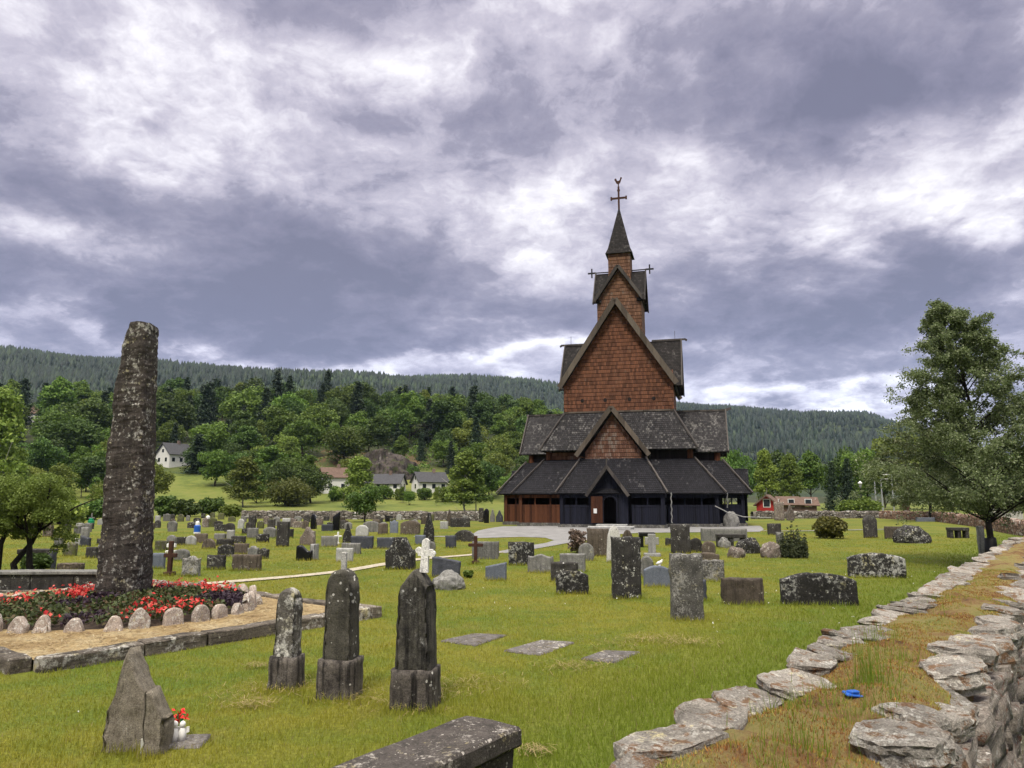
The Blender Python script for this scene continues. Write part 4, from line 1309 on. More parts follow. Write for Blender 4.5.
gravel, t, b = new_mat("pale gravel")
P = t.new("ShaderNodeNewGeometry").outputs["Position"]
t.put(b.inputs["Base Color"], t.ramp(t.math('ADD', t.math('MULTIPLY', t.noise(P, 1.2, 5, .6), .5), t.math('MULTIPLY', t.noise(P, 40, 4, .7), .5)), [(.35, (.14, .138, .135)), (.65, (.29, .285, .28))]))
t.put(b.inputs["Normal"], t.bump(t.noise(P, 60, 4), .5, .02))
dirt, t, b = new_mat("worn pale path")
P = t.new("ShaderNodeNewGeometry").outputs["Position"]
t.put(b.inputs["Base Color"], t.ramp(t.noise(P, 8, 6, .7), [(.35, (.24, .21, .15)), (.65, (.50, .45, .36))]))
_, FORE = sheet("forecourt", [(465, 538.5), (478, 531), (503, 526.5), (560, 526), (700, 526), (760, 526), (764, 529.5), (760, 532), (700, 532.5), (640, 533), (600, 536), (580, 541), (556, 545.5), (530, 550), (505, 553.5), (497, 552), (520, 547.5), (547, 543), (554, 540.5), (545, 538), (520, 537.2), (485, 538.2)], gravel, .02)
PATHS = []
for px, wd_ in (([(190, 585.5), (240, 581.5), (300, 576.5), (345, 571.5), (385, 564.5), (420, 559.5), (465, 555.8), (501, 552.5)], .50), ([(414, 536.8), (440, 536.7), (470, 537.3)], .7), ([(760, 531), (800, 531.3), (850, 530.3), (893, 529.3)], .45)):
    _, Q = strip("path", px, wd_, dirt if wd_ < .6 and px[0][0] < 300 else gravel, .024)
    PATHS.append((Q, wd_))

# ------------------------------------------------------------------ monument: kerb, platform, ring of edging stones, standing stone
A_ = Vector((-5.57, 9.09, 0)); C_ = Vector((-2.50, 13.2, 0))
e1 = (C_ - A_).normalized(); e2 = Vector((-e1.y, e1.x, 0)); W1 = (C_ - A_).length; W2 = 7.6
QUAD = [A_, C_, C_ + e2 * W2, A_ + e2 * W2]
KH = .17
plat, t, b = new_mat("dry straw and gravel")
P = t.new("ShaderNodeNewGeometry").outputs["Position"]
t.put(b.inputs["Base Color"], t.ramp(t.math('ADD', t.math('MULTIPLY', t.noise(P, 1.5, 5, .6), .5), t.math('MULTIPLY', t.noise(P, 30, 6, .7), .5)), [(.34, (.16, .10, .045)), (.5, (.34, .25, .12)), (.66, (.48, .41, .27))]))
t.put(b.inputs["Normal"], t.bump(t.noise(P, 45, 6, .7), .8, .04))
n = 28; V = []; Fq = []
for i in range(n + 1):
    for j in range(n + 1):
        q = A_ + e1 * (W1 * i / n) + e2 * (W2 * j / n)
        V.append((q.x, q.y, KH - .06 + .025 * mnoise.noise(q * 1.7) + gz(q.x, q.y)))
for i in range(n):
    for j in range(n):
        a = i * (n + 1) + j; Fq.append([a, a + n + 1, a + n + 2, a + 1])
tag(mesh_np("gravel_platform", V, Fq, plat, smooth=True), kind="structure")
kerb = empty("kerb", A_, math.atan2(e1.y, e1.x), "low weathered stone kerb round the straw coloured platform of the standing stone", "kerb")


def kerb_run(x0, y0, x1, y1):
    L = math.hypot(x1 - x0, y1 - y0); a = math.atan2(y1 - y0, x1 - x0); s = 0
    while s < L - .05:
        l = min(random.uniform(.8, 1.5), L - s)
        if L - s - l < .3: l = L - s
        k = random.uniform(-.012, .012)
        o = MB().box(.006, l - .006, -.13, .13, -.12, KH + k).build("kerb_stone", M['kerb'], kerb, bevel=.018, cuts=6, rough=.02)
        o.location = (x0 + math.cos(a) * s, y0 + math.sin(a) * s, 0); o.rotation_euler = (0, random.uniform(-.006, .006), a + random.uniform(-.008, .008))
        s += l


kerb_run(0, 0, W1, 0); kerb_run(W1 + .14, -.1, W1 + .14, W2); kerb_run(-.14, W2, -.14, .1); kerb_run(W1, W2, 3.9, W2)

# standing stone, 5 m tall
YS = 14.0
prof = [(325, 134.5, 157.2), (332, 132, 157.6), (345, 128, 157.5), (358, 126.5, 157), (385, 121.5, 156.3), (404, 118.5, 156), (442, 113, 155), (498, 108.5, 153.8), (540, 105, 153), (589, 101, 151.5), (612, 99, 152)]
zs, xl, xr = [], [], []
for y, a, c in prof:
    zs.append(AT(130, y, YS).z); xl.append(AT(a, y, YS).x); xr.append(AT(c, y, YS).x)
zs, xl, xr = np.array(zs[::-1]), np.array(xl[::-1]), np.array(xr[::-1])
NR, NC = 110, 44
V = []; Fq = []
x_mid = (xl[1] + xr[1]) / 2
for i in range(NR + 1):
    z = zs[0] - .3 + (zs[-1] - zs[0] + .3) * i / NR
    a, c = np.interp(z, zs, xl), np.interp(z, zs, xr)
    cx_, hw = (a + c) / 2 - .04, (c - a) / 2 * .85
    hd = .36 * (1 - .25 * i / NR)
    if i == NR: hw *= .97; hd *= .95
    for k in range(NC):
        an = 2 * math.pi * k / NC
        ca, sa = math.cos(an), math.sin(an)
        ex = .34
        px_, py_ = math.copysign(abs(ca) ** ex, ca) * hw, math.copysign(abs(sa) ** ex, sa) * hd
        p = Vector((cx_ + px_, YS + py_, z))
        nn = Vector((ca, sa, 0))
        dsp = .03 * mnoise.noise(p * 1.6) + .026 * mnoise.noise(p * 5) + .008 * mnoise.noise(Vector((p.x * 6, p.y * 6, p.z * 22))) + .020 * mnoise.noise(p * 14)
        p += nn * dsp
        V.append((p.x - x_mid, p.y - YS, p.z + (.05 * mnoise.noise(Vector((p.x * 4, p.y * 4, 9))) if i == NR else 0)))
for i in range(NR):
    for k in range(NC):
        k2 = (k + 1) % NC; Fq.append([i * NC + k, i * NC + k2, (i + 1) * NC + k2, (i + 1) * NC + k])
V.append((float((xl[-1] + xr[-1]) / 2 - x_mid), 0, float(zs[-1]) + .03))
for k in range(NC): Fq.append([NR * NC + k, NR * NC + (k + 1) % NC, len(V) - 1, len(V) - 1])
mo = None
me = bpy.data.meshes.new("standing_stone")
me.from_pydata(V, [], [f if f[2] != f[3] else f[:3] for f in Fq]); me.materials.append(M['mono'])
mo = link_me("standing_stone", me, None, (x_mid, YS, 0))
tag(mo, "towering dark monolith rising from a bed of red flowers", "standing stone")

BC = Vector((-6.8, 13.25, 0)); BR = 2.25
ring_n = 33
for i in range(ring_n):
    a = 2 * math.pi * i / ring_n + random.uniform(-.03, .03)
    r = BR + random.uniform(-.06, .06)
    w_, h_ = random.uniform(.22, .32), random.uniform(.21, .30)
    if i % 6 == 2: h_ *= .75
    o = slab_mesh("edging_stone", w_, h_, .12, random.choice(['semi', 'ogive', 'round', 'rock']), M['edge'], -.06, .012, 12, 10, .02, 0, 100 + i)
    p = BC + Vector((math.cos(a), math.sin(a), 0)) * r
    o.location = (p.x, p.y, KH - .05); o.rotation_euler = (-.14, random.uniform(-.12, .12), a + math.pi / 2 + random.uniform(-.2, .2))
    tag(o, "rounded pale red edging stone ringing the red flower bed", "edging stone", "edging stones round the flower bed")

soil = plain_mat("dark soil", (.04, .028, .02), .95, .4, 9, bump=.6)
V = []; Fq = []
for i in range(13):
    for k in range(48):
        a = 2 * math.pi * k / 48; r = BR * .96 * i / 12
        V.append((BC.x + r * math.cos(a), BC.y + r * math.sin(a), KH - .05 + .15 * (1 - (i / 12) ** 2) + .03 * mnoise.noise(Vector((r * math.cos(a), r * math.sin(a), 3)) * 3)))
for i in range(12):
    for k in range(48): k2 = (k + 1) % 48; Fq.append([i * 48 + k, (i + 1) * 48 + k, (i + 1) * 48 + k2, i * 48 + k2])
tag(mesh_np("flower_bed_soil", V, Fq, soil, smooth=True), kind="structure")


def quads(C, size, rg, up=.3, asp=.7, normal=None):
    """leaf quads at points C"""
    n = len(C)
    N = rg.normal(size=(n, 3)); N[:, 2] += up
    if normal is not None: N = N * .8 + normal
    N /= np.linalg.norm(N, axis=1, keepdims=True) + 1e-9
    T_ = np.cross(N, rg.normal(size=(n, 3))); T_ /= np.linalg.norm(T_, axis=1, keepdims=True) + 1e-9
    B_ = np.cross(N, T_)
    s = (size * rg.uniform(.6, 1.3, n))[:, None] if np.isscalar(size) else size[:, None]
    T_ = T_ * s / 2; B_ = B_ * s / 2 * asp
    fold = N * s * .12
    V = np.stack([C - T_, C - B_ + fold, C + T_, C + B_ + fold], 1).reshape(-1, 3)
    Fq = np.arange(4 * n).reshape(n, 4)
    return V, Fq


M['bedleaf'] = leaf_mat("begonia leaves", (.035, .050, .016), (.085, .11, .03), (.13, .06, .04), .2, 0)
M['bedpurple'] = leaf_mat("dark purple leaves", (.022, .012, .022), (.06, .035, .05), None, .15, 0)
M['petal'] = leaf_mat("begonia petals", (.36, .028, .014), (.58, .09, .05), (.70, .24, .16), .3, 0)
th = rng.uniform(0, 2 * np.pi, 7000); rr = BR * .93 * np.sqrt(rng.uniform(0, 1, 7000))
C = np.stack([BC.x + rr * np.cos(th), BC.y + rr * np.sin(th), KH + .11 * (1 - (rr / BR) ** 2) + rng.uniform(0, .13, 7000)], -1)
sel = np.array([mnoise.noise(Vector(c) * 1.3) for c in C]) > -.33
V, Fq = quads(C[sel], .075, rng, .8)
tag(mesh_np("bed_foliage", V, Fq, M['bedleaf']), kind="stuff")
V, Fq = quads(C[~sel], .07, rng, .5)
tag(mesh_np("purple_foliage", V, Fq, M['bedpurple']), kind="stuff")
cl = []
for k in range(115):
    a = rng.uniform(0, 2 * np.pi); r = BR * .9 * math.sqrt(rng.uniform(.05, 1))
    c = np.array([BC.x + r * math.cos(a), BC.y + r * math.sin(a), KH + .11 * (1 - (r / BR) ** 2) + .15])
    if mnoise.noise(Vector(c) * .9 + Vector((4, 1, 2))) < -.12: continue
    cl.append(c + rng.normal(size=(rng.integers(10, 26), 3)) * np.array([.09, .09, .045]))
V, Fq = quads(np.concatenate(cl), .06, rng, 1.2, .9)
tag(mesh_np("red_begonias", V, Fq, M['petal']), kind="stuff")

# long stone bench-wall behind the monolith
bw = empty("stone_bench_wall", (-10.1, 16.7, 0), 0.02, "long dark dressed stone block wall with a pale capping behind the flower bed", "wall")
for i in range(3): MB().box(-1.25 + i * .92, -.34 + i * .92, -.2, .2, -.1, .40).build("block", M['dk'], bw, bevel=.015, cuts=6, rough=.012)
MB().box(-1.3, 1.55, -.25, .25, .403, .47).build("capping", M['gr'], bw, bevel=.01, cuts=4, rough=.008)
MB().box(-1.35, 1.6, -.32, .32, -.1, .08).build("footing", M['kerb'], bw, bevel=.01, cuts=4, rough=.012)

# ------------------------------------------------------------------ dry stone walls
def dry_mat(name, c1, c2, lich, sx=2.2, sz=5.5):
    m, t, b = new_mat(name)
    v = t.new("ShaderNodeTexCoord").outputs["Object"]
    v2 = t.vmath('ADD', t.mapping(v, (sx, sx, sz)), t.scale(t.noise(v, 3, 3, out="Color"), .5))
    vo = t.new("ShaderNodeTexVoronoi"); t.put(vo.inputs["Vector"], v2); vo.inputs["Scale"].default_value = 1
    ed = t.voro(v2, 1.0, 'DISTANCE_TO_EDGE')
    rc = t.new("ShaderNodeSeparateColor"); t.put(rc.inputs[0], vo.outputs["Color"])
    col = t.ramp(rc.outputs[0], [(0, c1), (.8, c2), (1, lich)])
    col = t.mix(t.step(t.noise(v, 9, 6, .7), .5, .65), col, t.scale(col, .55))
    col = t.mix(t.step(t.noise(v, 6, 6, .7), .60, .66), col, lich)
    g = t.step(ed, .0, .10)
    col = t.mix(g, tuple(c * .2 for c in c1), col)
    t.put(b.inputs["Base Color"], col)
    t.put(b.inputs["Normal"], t.bump(t.math('ADD', g, t.math('MULTIPLY', t.noise(v, 14, 6, .7), .4)), 1.0, .08))
    return m


M['wall_grey'] = dry_mat("grey dry stone", (.10, .085, .07), (.26, .23, .20), (.42, .41, .38))
M['wall_red'] = dry_mat("reddish dry stone", (.14, .075, .05), (.34, .22, .16), (.46, .43, .38))


def drywall(px, hgt, th_, mat, label, extra=None):
    P = [G(*q) for q in px] + (extra or [])
    Q = []
    for a, b_ in zip(P, P[1:]):
        n = max(1, int((b_ - a).length / .35))
        Q += [a.lerp(b_, i / n) for i in range(n)]
    Q.append(P[-1]); o0 = P[0].copy(); V = []; Fq = []
    cs = [(-.5, -.1), (-.49, .35), (-.46, .7), (-.40, 1), (-.12, 1.02), (.15, 1.02), (.40, 1), (.46, .7), (.49, .35), (.5, -.1)]
    for i, q in enumerate(Q):
        d = Q[min(i + 1, len(Q) - 1)] - Q[max(i - 1, 0)]; d.z = 0; d.normalize(); s = Vector((-d.y, d.x, 0))
        z0 = gz(q.x, q.y); ht = hgt * (1 + .12 * mnoise.noise(q * .8) + .10 * mnoise.noise(q * 3.1))
        for (x, z) in cs:
            r = q + s * x * th_; r = Vector((r.x, r.y, z0 + z * ht)); r += mnoise.noise_vector(r * 2.9) * .06
            V.append(tuple(r - o0))
        if i:
            for k in range(len(cs) - 1):
                a = (i - 1) * len(cs) + k; Fq.append([a, a + len(cs), a + len(cs) + 1, a + 1])
    o = mesh_np("dry_stone_wall", V, Fq, mat); o.location = o0
    return tag(o, label, "stone wall")


drywall([(242, 518.5), (300, 518.8), (362, 519.3), (430, 520), (485, 521)], .85, .7, M['wall_grey'], "far grey dry stone wall closing the churchyard before the green field")
drywall([(752, 519), (800, 518.5), (880, 518)], .8, .7, M['wall_grey'], "far grey dry stone wall in front of the red house")
drywall([(882, 518.5), (930, 520.5), (970, 525.5), (1000, 531), (1060, 542)], .85, .7, M['wall_red'], "reddish dry stone wall running behind the birch")

# the near wall: mossy top between two rows of cap stones, coursed outer faces
WD = Vector((.605, .797, 0)).normalized(); WN = Vector((-WD.y, WD.x, 0)); WT = 1.06
near_wall = empty("dry_stone_wall", WN * 1.0 + Vector((0, 0, 0)), math.atan2(WD.y, WD.x), "broad near dry stone wall topped with orange moss and pale schist slabs", "stone wall")
# local frame: x along the wall, y to the churchyard side (left), z up; wall from y=-.40 to +.40
S0, S1 = -1.2, 44.0


def rough_block(l, d, h, cuts, seed, mat, strat=.02, slope=0.0):
    """an angular broken slab: hull of two ragged outlines, split along its bedding, finely roughened"""
    rs = random.Random(seed); bm = bmesh.new(); k = Vector((seed * 3.3, seed * 7.1, seed * 1.9))
    n = rs.randint(6, 9); a0 = rs.uniform(0, 6.28); vs = []
    ang = [a0 + 2 * math.pi * (j + rs.uniform(-.28, .28)) / n for j in range(n)]
    rad = [rs.uniform(.86, 1.06) for _ in range(n)]
    if slope:      # squared walling stone
        ang = [R_(q) + rs.uniform(-.12, .12) for q in (12, 45, 78, 135, 168, 225, 270, 315)]; rad = [rs.uniform(.97, 1.14) for _ in ang]
    tx, ty = rs.uniform(-.16, .16), rs.uniform(-.16, .16)
    lay = [(-.5, rs.uniform(.80, .95)), (-.1, rs.uniform(.95, 1.04)), (.28, 1.0), (.5, rs.uniform(.86, .96))]
    if slope: lay = [(-.5, rs.uniform(.93, 1.0)), (0, 1.02), (.5, rs.uniform(.93, 1.0))]
    for (zz, sc_) in lay:
        for a, r_ in zip(ang, rad):
            c, s_ = math.cos(a), math.sin(a); q = max(abs(c), abs(s_)); f = (1 / q) ** (.95 if slope else .62)
            x = c * f * l * .5 * r_ * sc_ * rs.uniform(.96, 1.04); y = s_ * f * d * .5 * r_ * sc_ * rs.uniform(.96, 1.04)
            vs.append(bm.verts.new((x, y, zz * h * rs.uniform(.88, 1.06) + tx * x * h * 2 + ty * y * h * 2)))
    res = bmesh.ops.convex_hull(bm, input=bm.verts)
    bmesh.ops.delete(bm, geom=[g for g in set(res["geom_interior"] + res["geom_unused"]) if isinstance(g, bmesh.types.BMVert)], context='VERTS')
    tgt = max(l, d) / max(2, cuts)
    for _ in range(5):
        ed = [e for e in bm.edges if e.calc_length() > tgt * 1.6]
        if not ed: break
        bmesh.ops.subdivide_edges(bm, edges=ed, cuts=1); bmesh.ops.triangulate(bm, faces=[f for f in bm.faces if len(f.verts) > 3])
    bm.normal_update()
    for v in bm.verts:
        p = v.co.copy(); nn = v.normal.copy(); side = 1 - abs(nn.z)
        st_ = mnoise.cell(Vector((p.x * 2 + k.x, p.y * 2, p.z * 55))) - .5      # bedding planes break back by different amounts
        dsp = side * strat * .45 * st_ + .010 * mnoise.noise(p * 9 + k) + .009 * mnoise.noise(p * 24 + k) + .003 * mnoise.noise(p * 60 + k)
        if nn.z > .6: dsp += .010 * (mnoise.cell(p * 5 + k) - .5) * (mnoise.noise(p * 4 + k) > 0)
        v.co = p + nn * dsp
    me = bpy.data.meshes.new("cap_stone"); bm.to_mesh(me); bm.free(); me.materials.append(mat)
    return me


i = 0
CAPS = []
rs = random.Random(5)
# churchyard edge: flat slabs lying outward
x = S0
while x < 22:
    l = rs.uniform(.30, .56) * (1 if x < 8 else 1.3); d_ = rs.uniform(.24, .40); h_ = rs.uniform(.05, .09)
    gapm = rs.random() < .10
    if not gapm:
        me = rough_block(l, d_, h_, 13 if x < 5 else (7 if x < 10 else 4), 200 + i, M['schist'], .03)
        o = link_me("cap_stone", me, near_wall, (x + l / 2, .425 - d_ / 2 + rs.uniform(-.03, .04), WT + .0 + rs.uniform(-.02, .03)))
        o.rotation_euler = (rs.uniform(-.05, .18), rs.uniform(-.14, .14), rs.uniform(-.45, .35))
        CAPS.append(o)
    x += l * (.70 if not gapm else .45); i += 1
# a second, lower layer bedded under and between them
x = S0 + .2
while x < 14:
    l = rs.uniform(.30, .50); d_ = rs.uniform(.22, .36)
    me = rough_block(l, d_, rs.uniform(.05, .09), 12 if x < 5 else 6, 700 + i, M['schist'], .03)
    o = link_me("cap_stone", me, near_wall, (x + l / 2, .43 - d_ / 2 + rs.uniform(-.03, .03), WT - .05 + rs.uniform(-.02, .01)))
    o.rotation_euler = (rs.uniform(-.03, .10), rs.uniform(-.06, .06), rs.uniform(-.4, .4)); CAPS.append(o)
    x += l * .85; i += 1
# outer edge: thicker blocks
x = S0
while x < 24:
    l = rs.uniform(.26, .52) * (1 if x < 8 else 1.5); d_ = rs.uniform(.26, .40); h_ = rs.uniform(.09, .19)
    me = rough_block(l, d_, h_, 15 if x < 5 else (8 if x < 10 else 4), 400 + i, M['schist'], .04)
    o = link_me("cap_stone", me, near_wall, (x + l / 2, -.53 + d_ / 2 + rs.uniform(-.05, .04), WT - .03 + rs.uniform(-.05, .05)))
    o.rotation_euler = (rs.uniform(-.14, .10), rs.uniform(-.16, .16), rs.uniform(-.35, .6))
    CAPS.append(o)
    x += l * .80; i += 1
# coursed faces under the caps
allv = []; allf = []
def add_block(cx, cy, cz, l, d, h, cuts, seed):
    me = rough_block(l, d, h, cuts, seed, M['schistd'], .03, 1.0)
    base = len(allv); R = Euler((rs.uniform(-.06, .06), rs.uniform(-.06, .06), rs.uniform(-.12, .12))).to_matrix()
    for v in me.vertices: allv.append(tuple(R @ v.co + Vector((cx, cy, cz))))
    for p in me.polygons: allf.append([base + k for k in p.vertices])
    bpy.data.meshes.remove(me)
for side in (-1, 1):
    z = WT - .10; c = 0
    while z > -.05:
        h_ = rs.uniform(.08, .17); x = S0 + rs.uniform(0, .3)
        while x < (26 if side < 0 else 18):
            l = rs.uniform(.28, .62) * (1 if x < 9 else 1.5)
            add_block(x + l / 2, ((.24 if side > 0 else -.35) + side * (.05 * (WT - z) + rs.uniform(-.02, .03))), z - h_ / 2, l * 1.02, .34, h_ * 1.04, (11 if x < 3.2 else 6 if x < 6 else 3) if side < 0 else 2, 900 + i)
            x += l; i += 1
        z -= h_
o = mesh_np("stone_course", allv, allf, M['schistd'], near_wall); o["kind"] = "stuff"
# core with the mossy top
mm, t, b = new_mat("moss and soil")
P = t.new("ShaderNodeTexCoord").outputs["Object"]
n1, n2 = t.noise(P, 2.2, 6, .65), t.noise(P, 26, 6, .75)
f = t.math('ADD', t.math('MULTIPLY', n1, .65), t.math('MULTIPLY', n2, .35))
t.put(b.inputs["Base Color"], t.ramp(f, [(.36, (.09, .05, .025)), (.44, (.20, .11, .045)), (.52, (.25, .20, .07)), (.64, (.17, .18, .045))]))
t.put(b.inputs["Normal"], t.bump(n2, 1.0, .05))
nx, ny = 620, 20; V = []; Fq = []
def moss_z(x, y): return WT - .01 + .05 * mnoise.noise(Vector((x * 2.2, y * 3, 0))) + .03 * mnoise.noise(Vector((x * 7, y * 7, 1))) + .05 * max(0, 1 - ((y + .06) / .35) ** 2) - .10 * max(0, (abs(y + .06) - .34) * 8)
for i_ in range(nx + 1):
    x = S0 + (S1 - S0) * (i_ / nx) ** 1.6
    for j in range(ny + 1):
        y = -.46 + .80 * j / ny
        V.append((x, y, moss_z(x, y)))
for i_ in range(nx):
    for j in range(ny):
        a = i_ * (ny + 1) + j; Fq.append([a, a + ny + 1, a + ny + 2, a + 1])
mesh_np("moss_top", V, Fq, mm, near_wall, smooth=True)
MB().box(S0, S1, -.32, .20, -.2, WT - .1).build("core", plain_mat("wall core", (.06, .045, .035), .95, .4, 8), near_wall)
# moss cushions and short grass on the top
M['moss'] = None
mt, t, b = new_mat("moss shoots")
P = t.new("ShaderNodeTexCoord").outputs["Object"]
g_ = t.new("ShaderNodeNewGeometry").outputs["Random Per Island"]
f = t.math('ADD', t.math('MULTIPLY', t.noise(P, 2.0, 5, .65), .75), t.math('MULTIPLY', g_, .25))
t.put(b.inputs["Base Color"], t.ramp(f, [(.36, (.17, .062, .020)), (.44, (.32, .155, .042)), (.50, (.33, .25, .065)), (.58, (.26, .25, .055)), (.7, (.16, .21, .04))]))
nb = 120000
xs = S0 + 13 * rng.uniform(0, 1, nb) ** 1.7; ys = rng.uniform(-.43, .30, nb)
keep = np.array([mnoise.noise(Vector((a * 3, c * 3, 5))) > -.25 for a, c in zip(xs, ys)]); xs, ys = xs[keep], ys[keep]
zz = np.array([moss_z(a, c) for a, c in zip(xs, ys)])
def blades(X, Y, Z, h, w, rg, lean=.5):
    n = len(X); a = rg.uniform(0, 2 * np.pi, n); l = h * lean * rg.normal(0, 1, n).clip(-1.6, 1.6)
    dx_, dy_ = np.cos(a) * w / 2, np.sin(a) * w / 2
    b2 = rg.uniform(0, 2 * np.pi, n)
    tip = np.stack([X + np.cos(b2) * l, Y + np.sin(b2) * l, Z + h], -1)
    V = np.stack([np.stack([X - dx_, Y - dy_, Z - .01], -1), np.stack([X + dx_, Y + dy_, Z - .01], -1), tip], 1).reshape(-1, 3)
    return V, np.arange(3 * n).reshape(n, 3)
V, Fq = blades(xs, ys, zz, rng.uniform(.004, .015, len(xs)), rng.uniform(.004, .009, len(xs)) + .0004 * xs.clip(0), rng, .9)
o = mesh_np("moss", V, Fq, mt, near_wall); o["kind"] = "stuff"

# ------------------------------------------------------------------ lawn blades
gmat, t, b = new_mat("grass blades")
P, dry, lush, near = patch_nodes(t)
g_ = t.new("ShaderNodeNewGeometry").outputs["Random Per Island"]
col = t.mix(lush, (.345, .325, .042), (.245, .29, .032))
col = t.mix(near, col, (.165, .24, .024))
col = t.mix(t.math('MULTIPLY', dry, .5), col, (.31, .26, .08))
col = t.mix(t.step(g_, .965, .98), col, (.38, .31, .14))
col = t.mix(t.math('MULTIPLY', g_, .45), col, t.scale(col, .55))
t.put(b.inputs["Base Color"], col); b.inputs["Roughness"].default_value = .55
tr = t.new("ShaderNodeBsdfTranslucent"); t.put(tr.inputs[0], col)
mx = t.new("ShaderNodeMixShader"); mx.inputs[0].default_value = .35
t.l.new(b.outputs[0], mx.inputs[1]); t.l.new(tr.outputs[0], mx.inputs[2]); t.l.new(mx.outputs[0], t.n["Material Output"].inputs[0])


def inpoly(X, Y, poly):
    ins = np.zeros(len(X), bool); n = len(poly)
    for i in range(n):
        x1, y1, x2, y2 = poly[i][0], poly[i][1], poly[(i + 1) % n][0], poly[(i + 1) % n][1]
        if y1 == y2: continue
        c = ((y1 > Y) != (y2 > Y)) & (X < (x2 - x1) * (Y - y1) / (y2 - y1) + x1)
        ins ^= c
    return ins


def lawn_ok(X, Y):
    ok = ~inpoly(X, Y, FORE) & ~inpoly(X, Y, [QUAD[0] - e1 * .27 - e2 * .13, QUAD[1] + e1 * .27 - e2 * .13, QUAD[2] + e1 * .27 + e2 * .13, QUAD[3] - e1 * .27 + e2 * .13])
    for f_ in FLATS: ok &= ~inpoly(X, Y, f_)
    dw = X * WN.x + Y * WN.y; sw = X * WD.x + Y * WD.y
    ok &= ~((dw > .55) & (dw < 1.47) & (sw > S0))
    for Q, wd_ in PATHS:
        for a, c in zip(Q[::2], Q[2::2]):
            m_ = (np.abs(X - (a.x + c.x) / 2) < 2) & (np.abs(Y - (a.y + c.y) / 2) < 2)
            if m_.any():
                d_ = c - a; L2 = d_.x ** 2 + d_.y ** 2 + 1e-9
                tt = np.clip(((X[m_] - a.x) * d_.x + (Y[m_] - a.y) * d_.y) / L2, 0, 1)
                ok[m_] &= np.hypot(X[m_] - a.x - tt * d_.x, Y[m_] - a.y - tt * d_.y) > wd_ * .42
    return ok


n = 430000
u = rng.uniform(0, 1, n)
Rn, R0, Rm = 2.0, 7.5, 52.0
A1 = .5 * (R0 ** 2 - Rn ** 2); A2 = R0 ** 2 * math.log(Rm / R0); pc = A1 / (A1 + A2)
r = np.where(u < pc, np.sqrt(Rn ** 2 + u / pc * (R0 ** 2 - Rn ** 2)), R0 * np.exp((u - pc) / (1 - pc) * math.log(Rm / R0)))
th = rng.uniform(-.78, .78, n)
X, Y = r * np.sin(th), r * np.cos(th)
ok = lawn_ok(X, Y); X, Y, r = X[ok], Y[ok], r[ok]
dw = X * WN.x + Y * WN.y
tall = np.clip(1 - (dw - 1.4) / 4.5, 0, 1) * (dw > 1.4)
nz_ = np.sin(X * 1.9 + np.sin(Y * 1.3) * 2) * np.sin(Y * 2.3 + np.sin(X * 1.7) * 2)
h = rng.uniform(.024, .050, len(X)) * (1 + .25 * nz_) * (1 + 1.0 * tall)
out_ = dw < .55
h = np.where(out_, h * rng.uniform(4.5, 13, len(h)), h)
V, Fq = blades(X, Y, terrain(X, Y), h, .0034 + .00075 * r, rng, .55)
tag(mesh_np("grass", V, Fq, gmat), kind="stuff")
nv = 26000
sv = S0 + 16 * rng.uniform(0, 1, nv) ** 1.3; dv = rng.uniform(-.9, .56, nv)
VX, VY = WN.x * dv + WD.x * sv, WN.y * dv + WD.y * sv
V, Fq = blades(VX, VY, terrain(VX, VY), rng.uniform(.15, .62, nv) * (1 - .35 * np.abs(dv - .3)), .006 + .0005 * np.abs(sv), rng, .3)
tag(mesh_np("verge_grass", V, Fq, gmat), kind="stuff")
# tufts left by the mower around the stones' feet
cl = []
for o in list(bpy.data.objects):
    if o.parent is None and o.get("category") in ("gravestone", "boulder", "grave cross") and 4 < o.location.y < 45 and o.get("group") != "flat slabs in the grass":
        dim = o.dimensions.x if o.type == 'MESH' else .55
        w2 = min(1.6, max(.25, dim)) / 2
        k = int(60 + 240 * w2) if o.location.y < 25 else 60
        cl.append(np.stack([o.location.x + rng.uniform(-w2 * 1.1, w2 * 1.1, k), o.location.y - rng.uniform(.08, .28, k) - (.1 if o.type != 'MESH' else 0), np.full(k, o.location.y)], -1))
cl = np.concatenate(cl)
V, Fq = blades(cl[:, 0], cl[:, 1], terrain(cl[:, 0], cl[:, 1]), rng.uniform(.05, .13, len(cl)), .004 + .0007 * cl[:, 2], rng, .5)
tag(mesh_np("grass_tufts", V, Fq, gmat), kind="stuff")
# hay swept together by the mower
nS = 9000
u1, u2 = rng.uniform(.02, .98, nS), rng.uniform(.02, .98, nS)
SX = A_.x + e1.x * W1 * u1 + e2.x * W2 * u2; SY = A_.y + e1.y * W1 * u1 + e2.y * W2 * u2
kk = np.hypot(SX - BC.x, SY - BC.y) > BR + .1; SX, SY = SX[kk], SY[kk]; nS = len(SX)
an = rng.uniform(0, np.pi, nS); L = rng.uniform(.04, .12, nS)
D = np.stack([np.cos(an) * L, np.sin(an) * L, rng.uniform(-.01, .02, nS)], -1); Nn = np.stack([-np.sin(an) * .005, np.cos(an) * .005, np.zeros(nS)], -1)
C = np.stack([SX, SY, KH - .04 + terrain(SX, SY) + rng.uniform(.0, .02, nS)], -1)
V = np.stack([C - D / 2 - Nn, C + D / 2 - Nn, C + D / 2 + Nn, C - D / 2 + Nn], 1).reshape(-1, 3)
tag(mesh_np("straw", V, np.arange(4 * nS).reshape(nS, 4), leaf_mat("dry straw", (.20, .12, .05), (.42, .32, .16), (.55, .46, .28), .1, 0)), kind="stuff")
M['hay'] = leaf_mat("cut hay", (.17, .13, .05), (.34, .27, .11), None, .2, 0)
cl = []
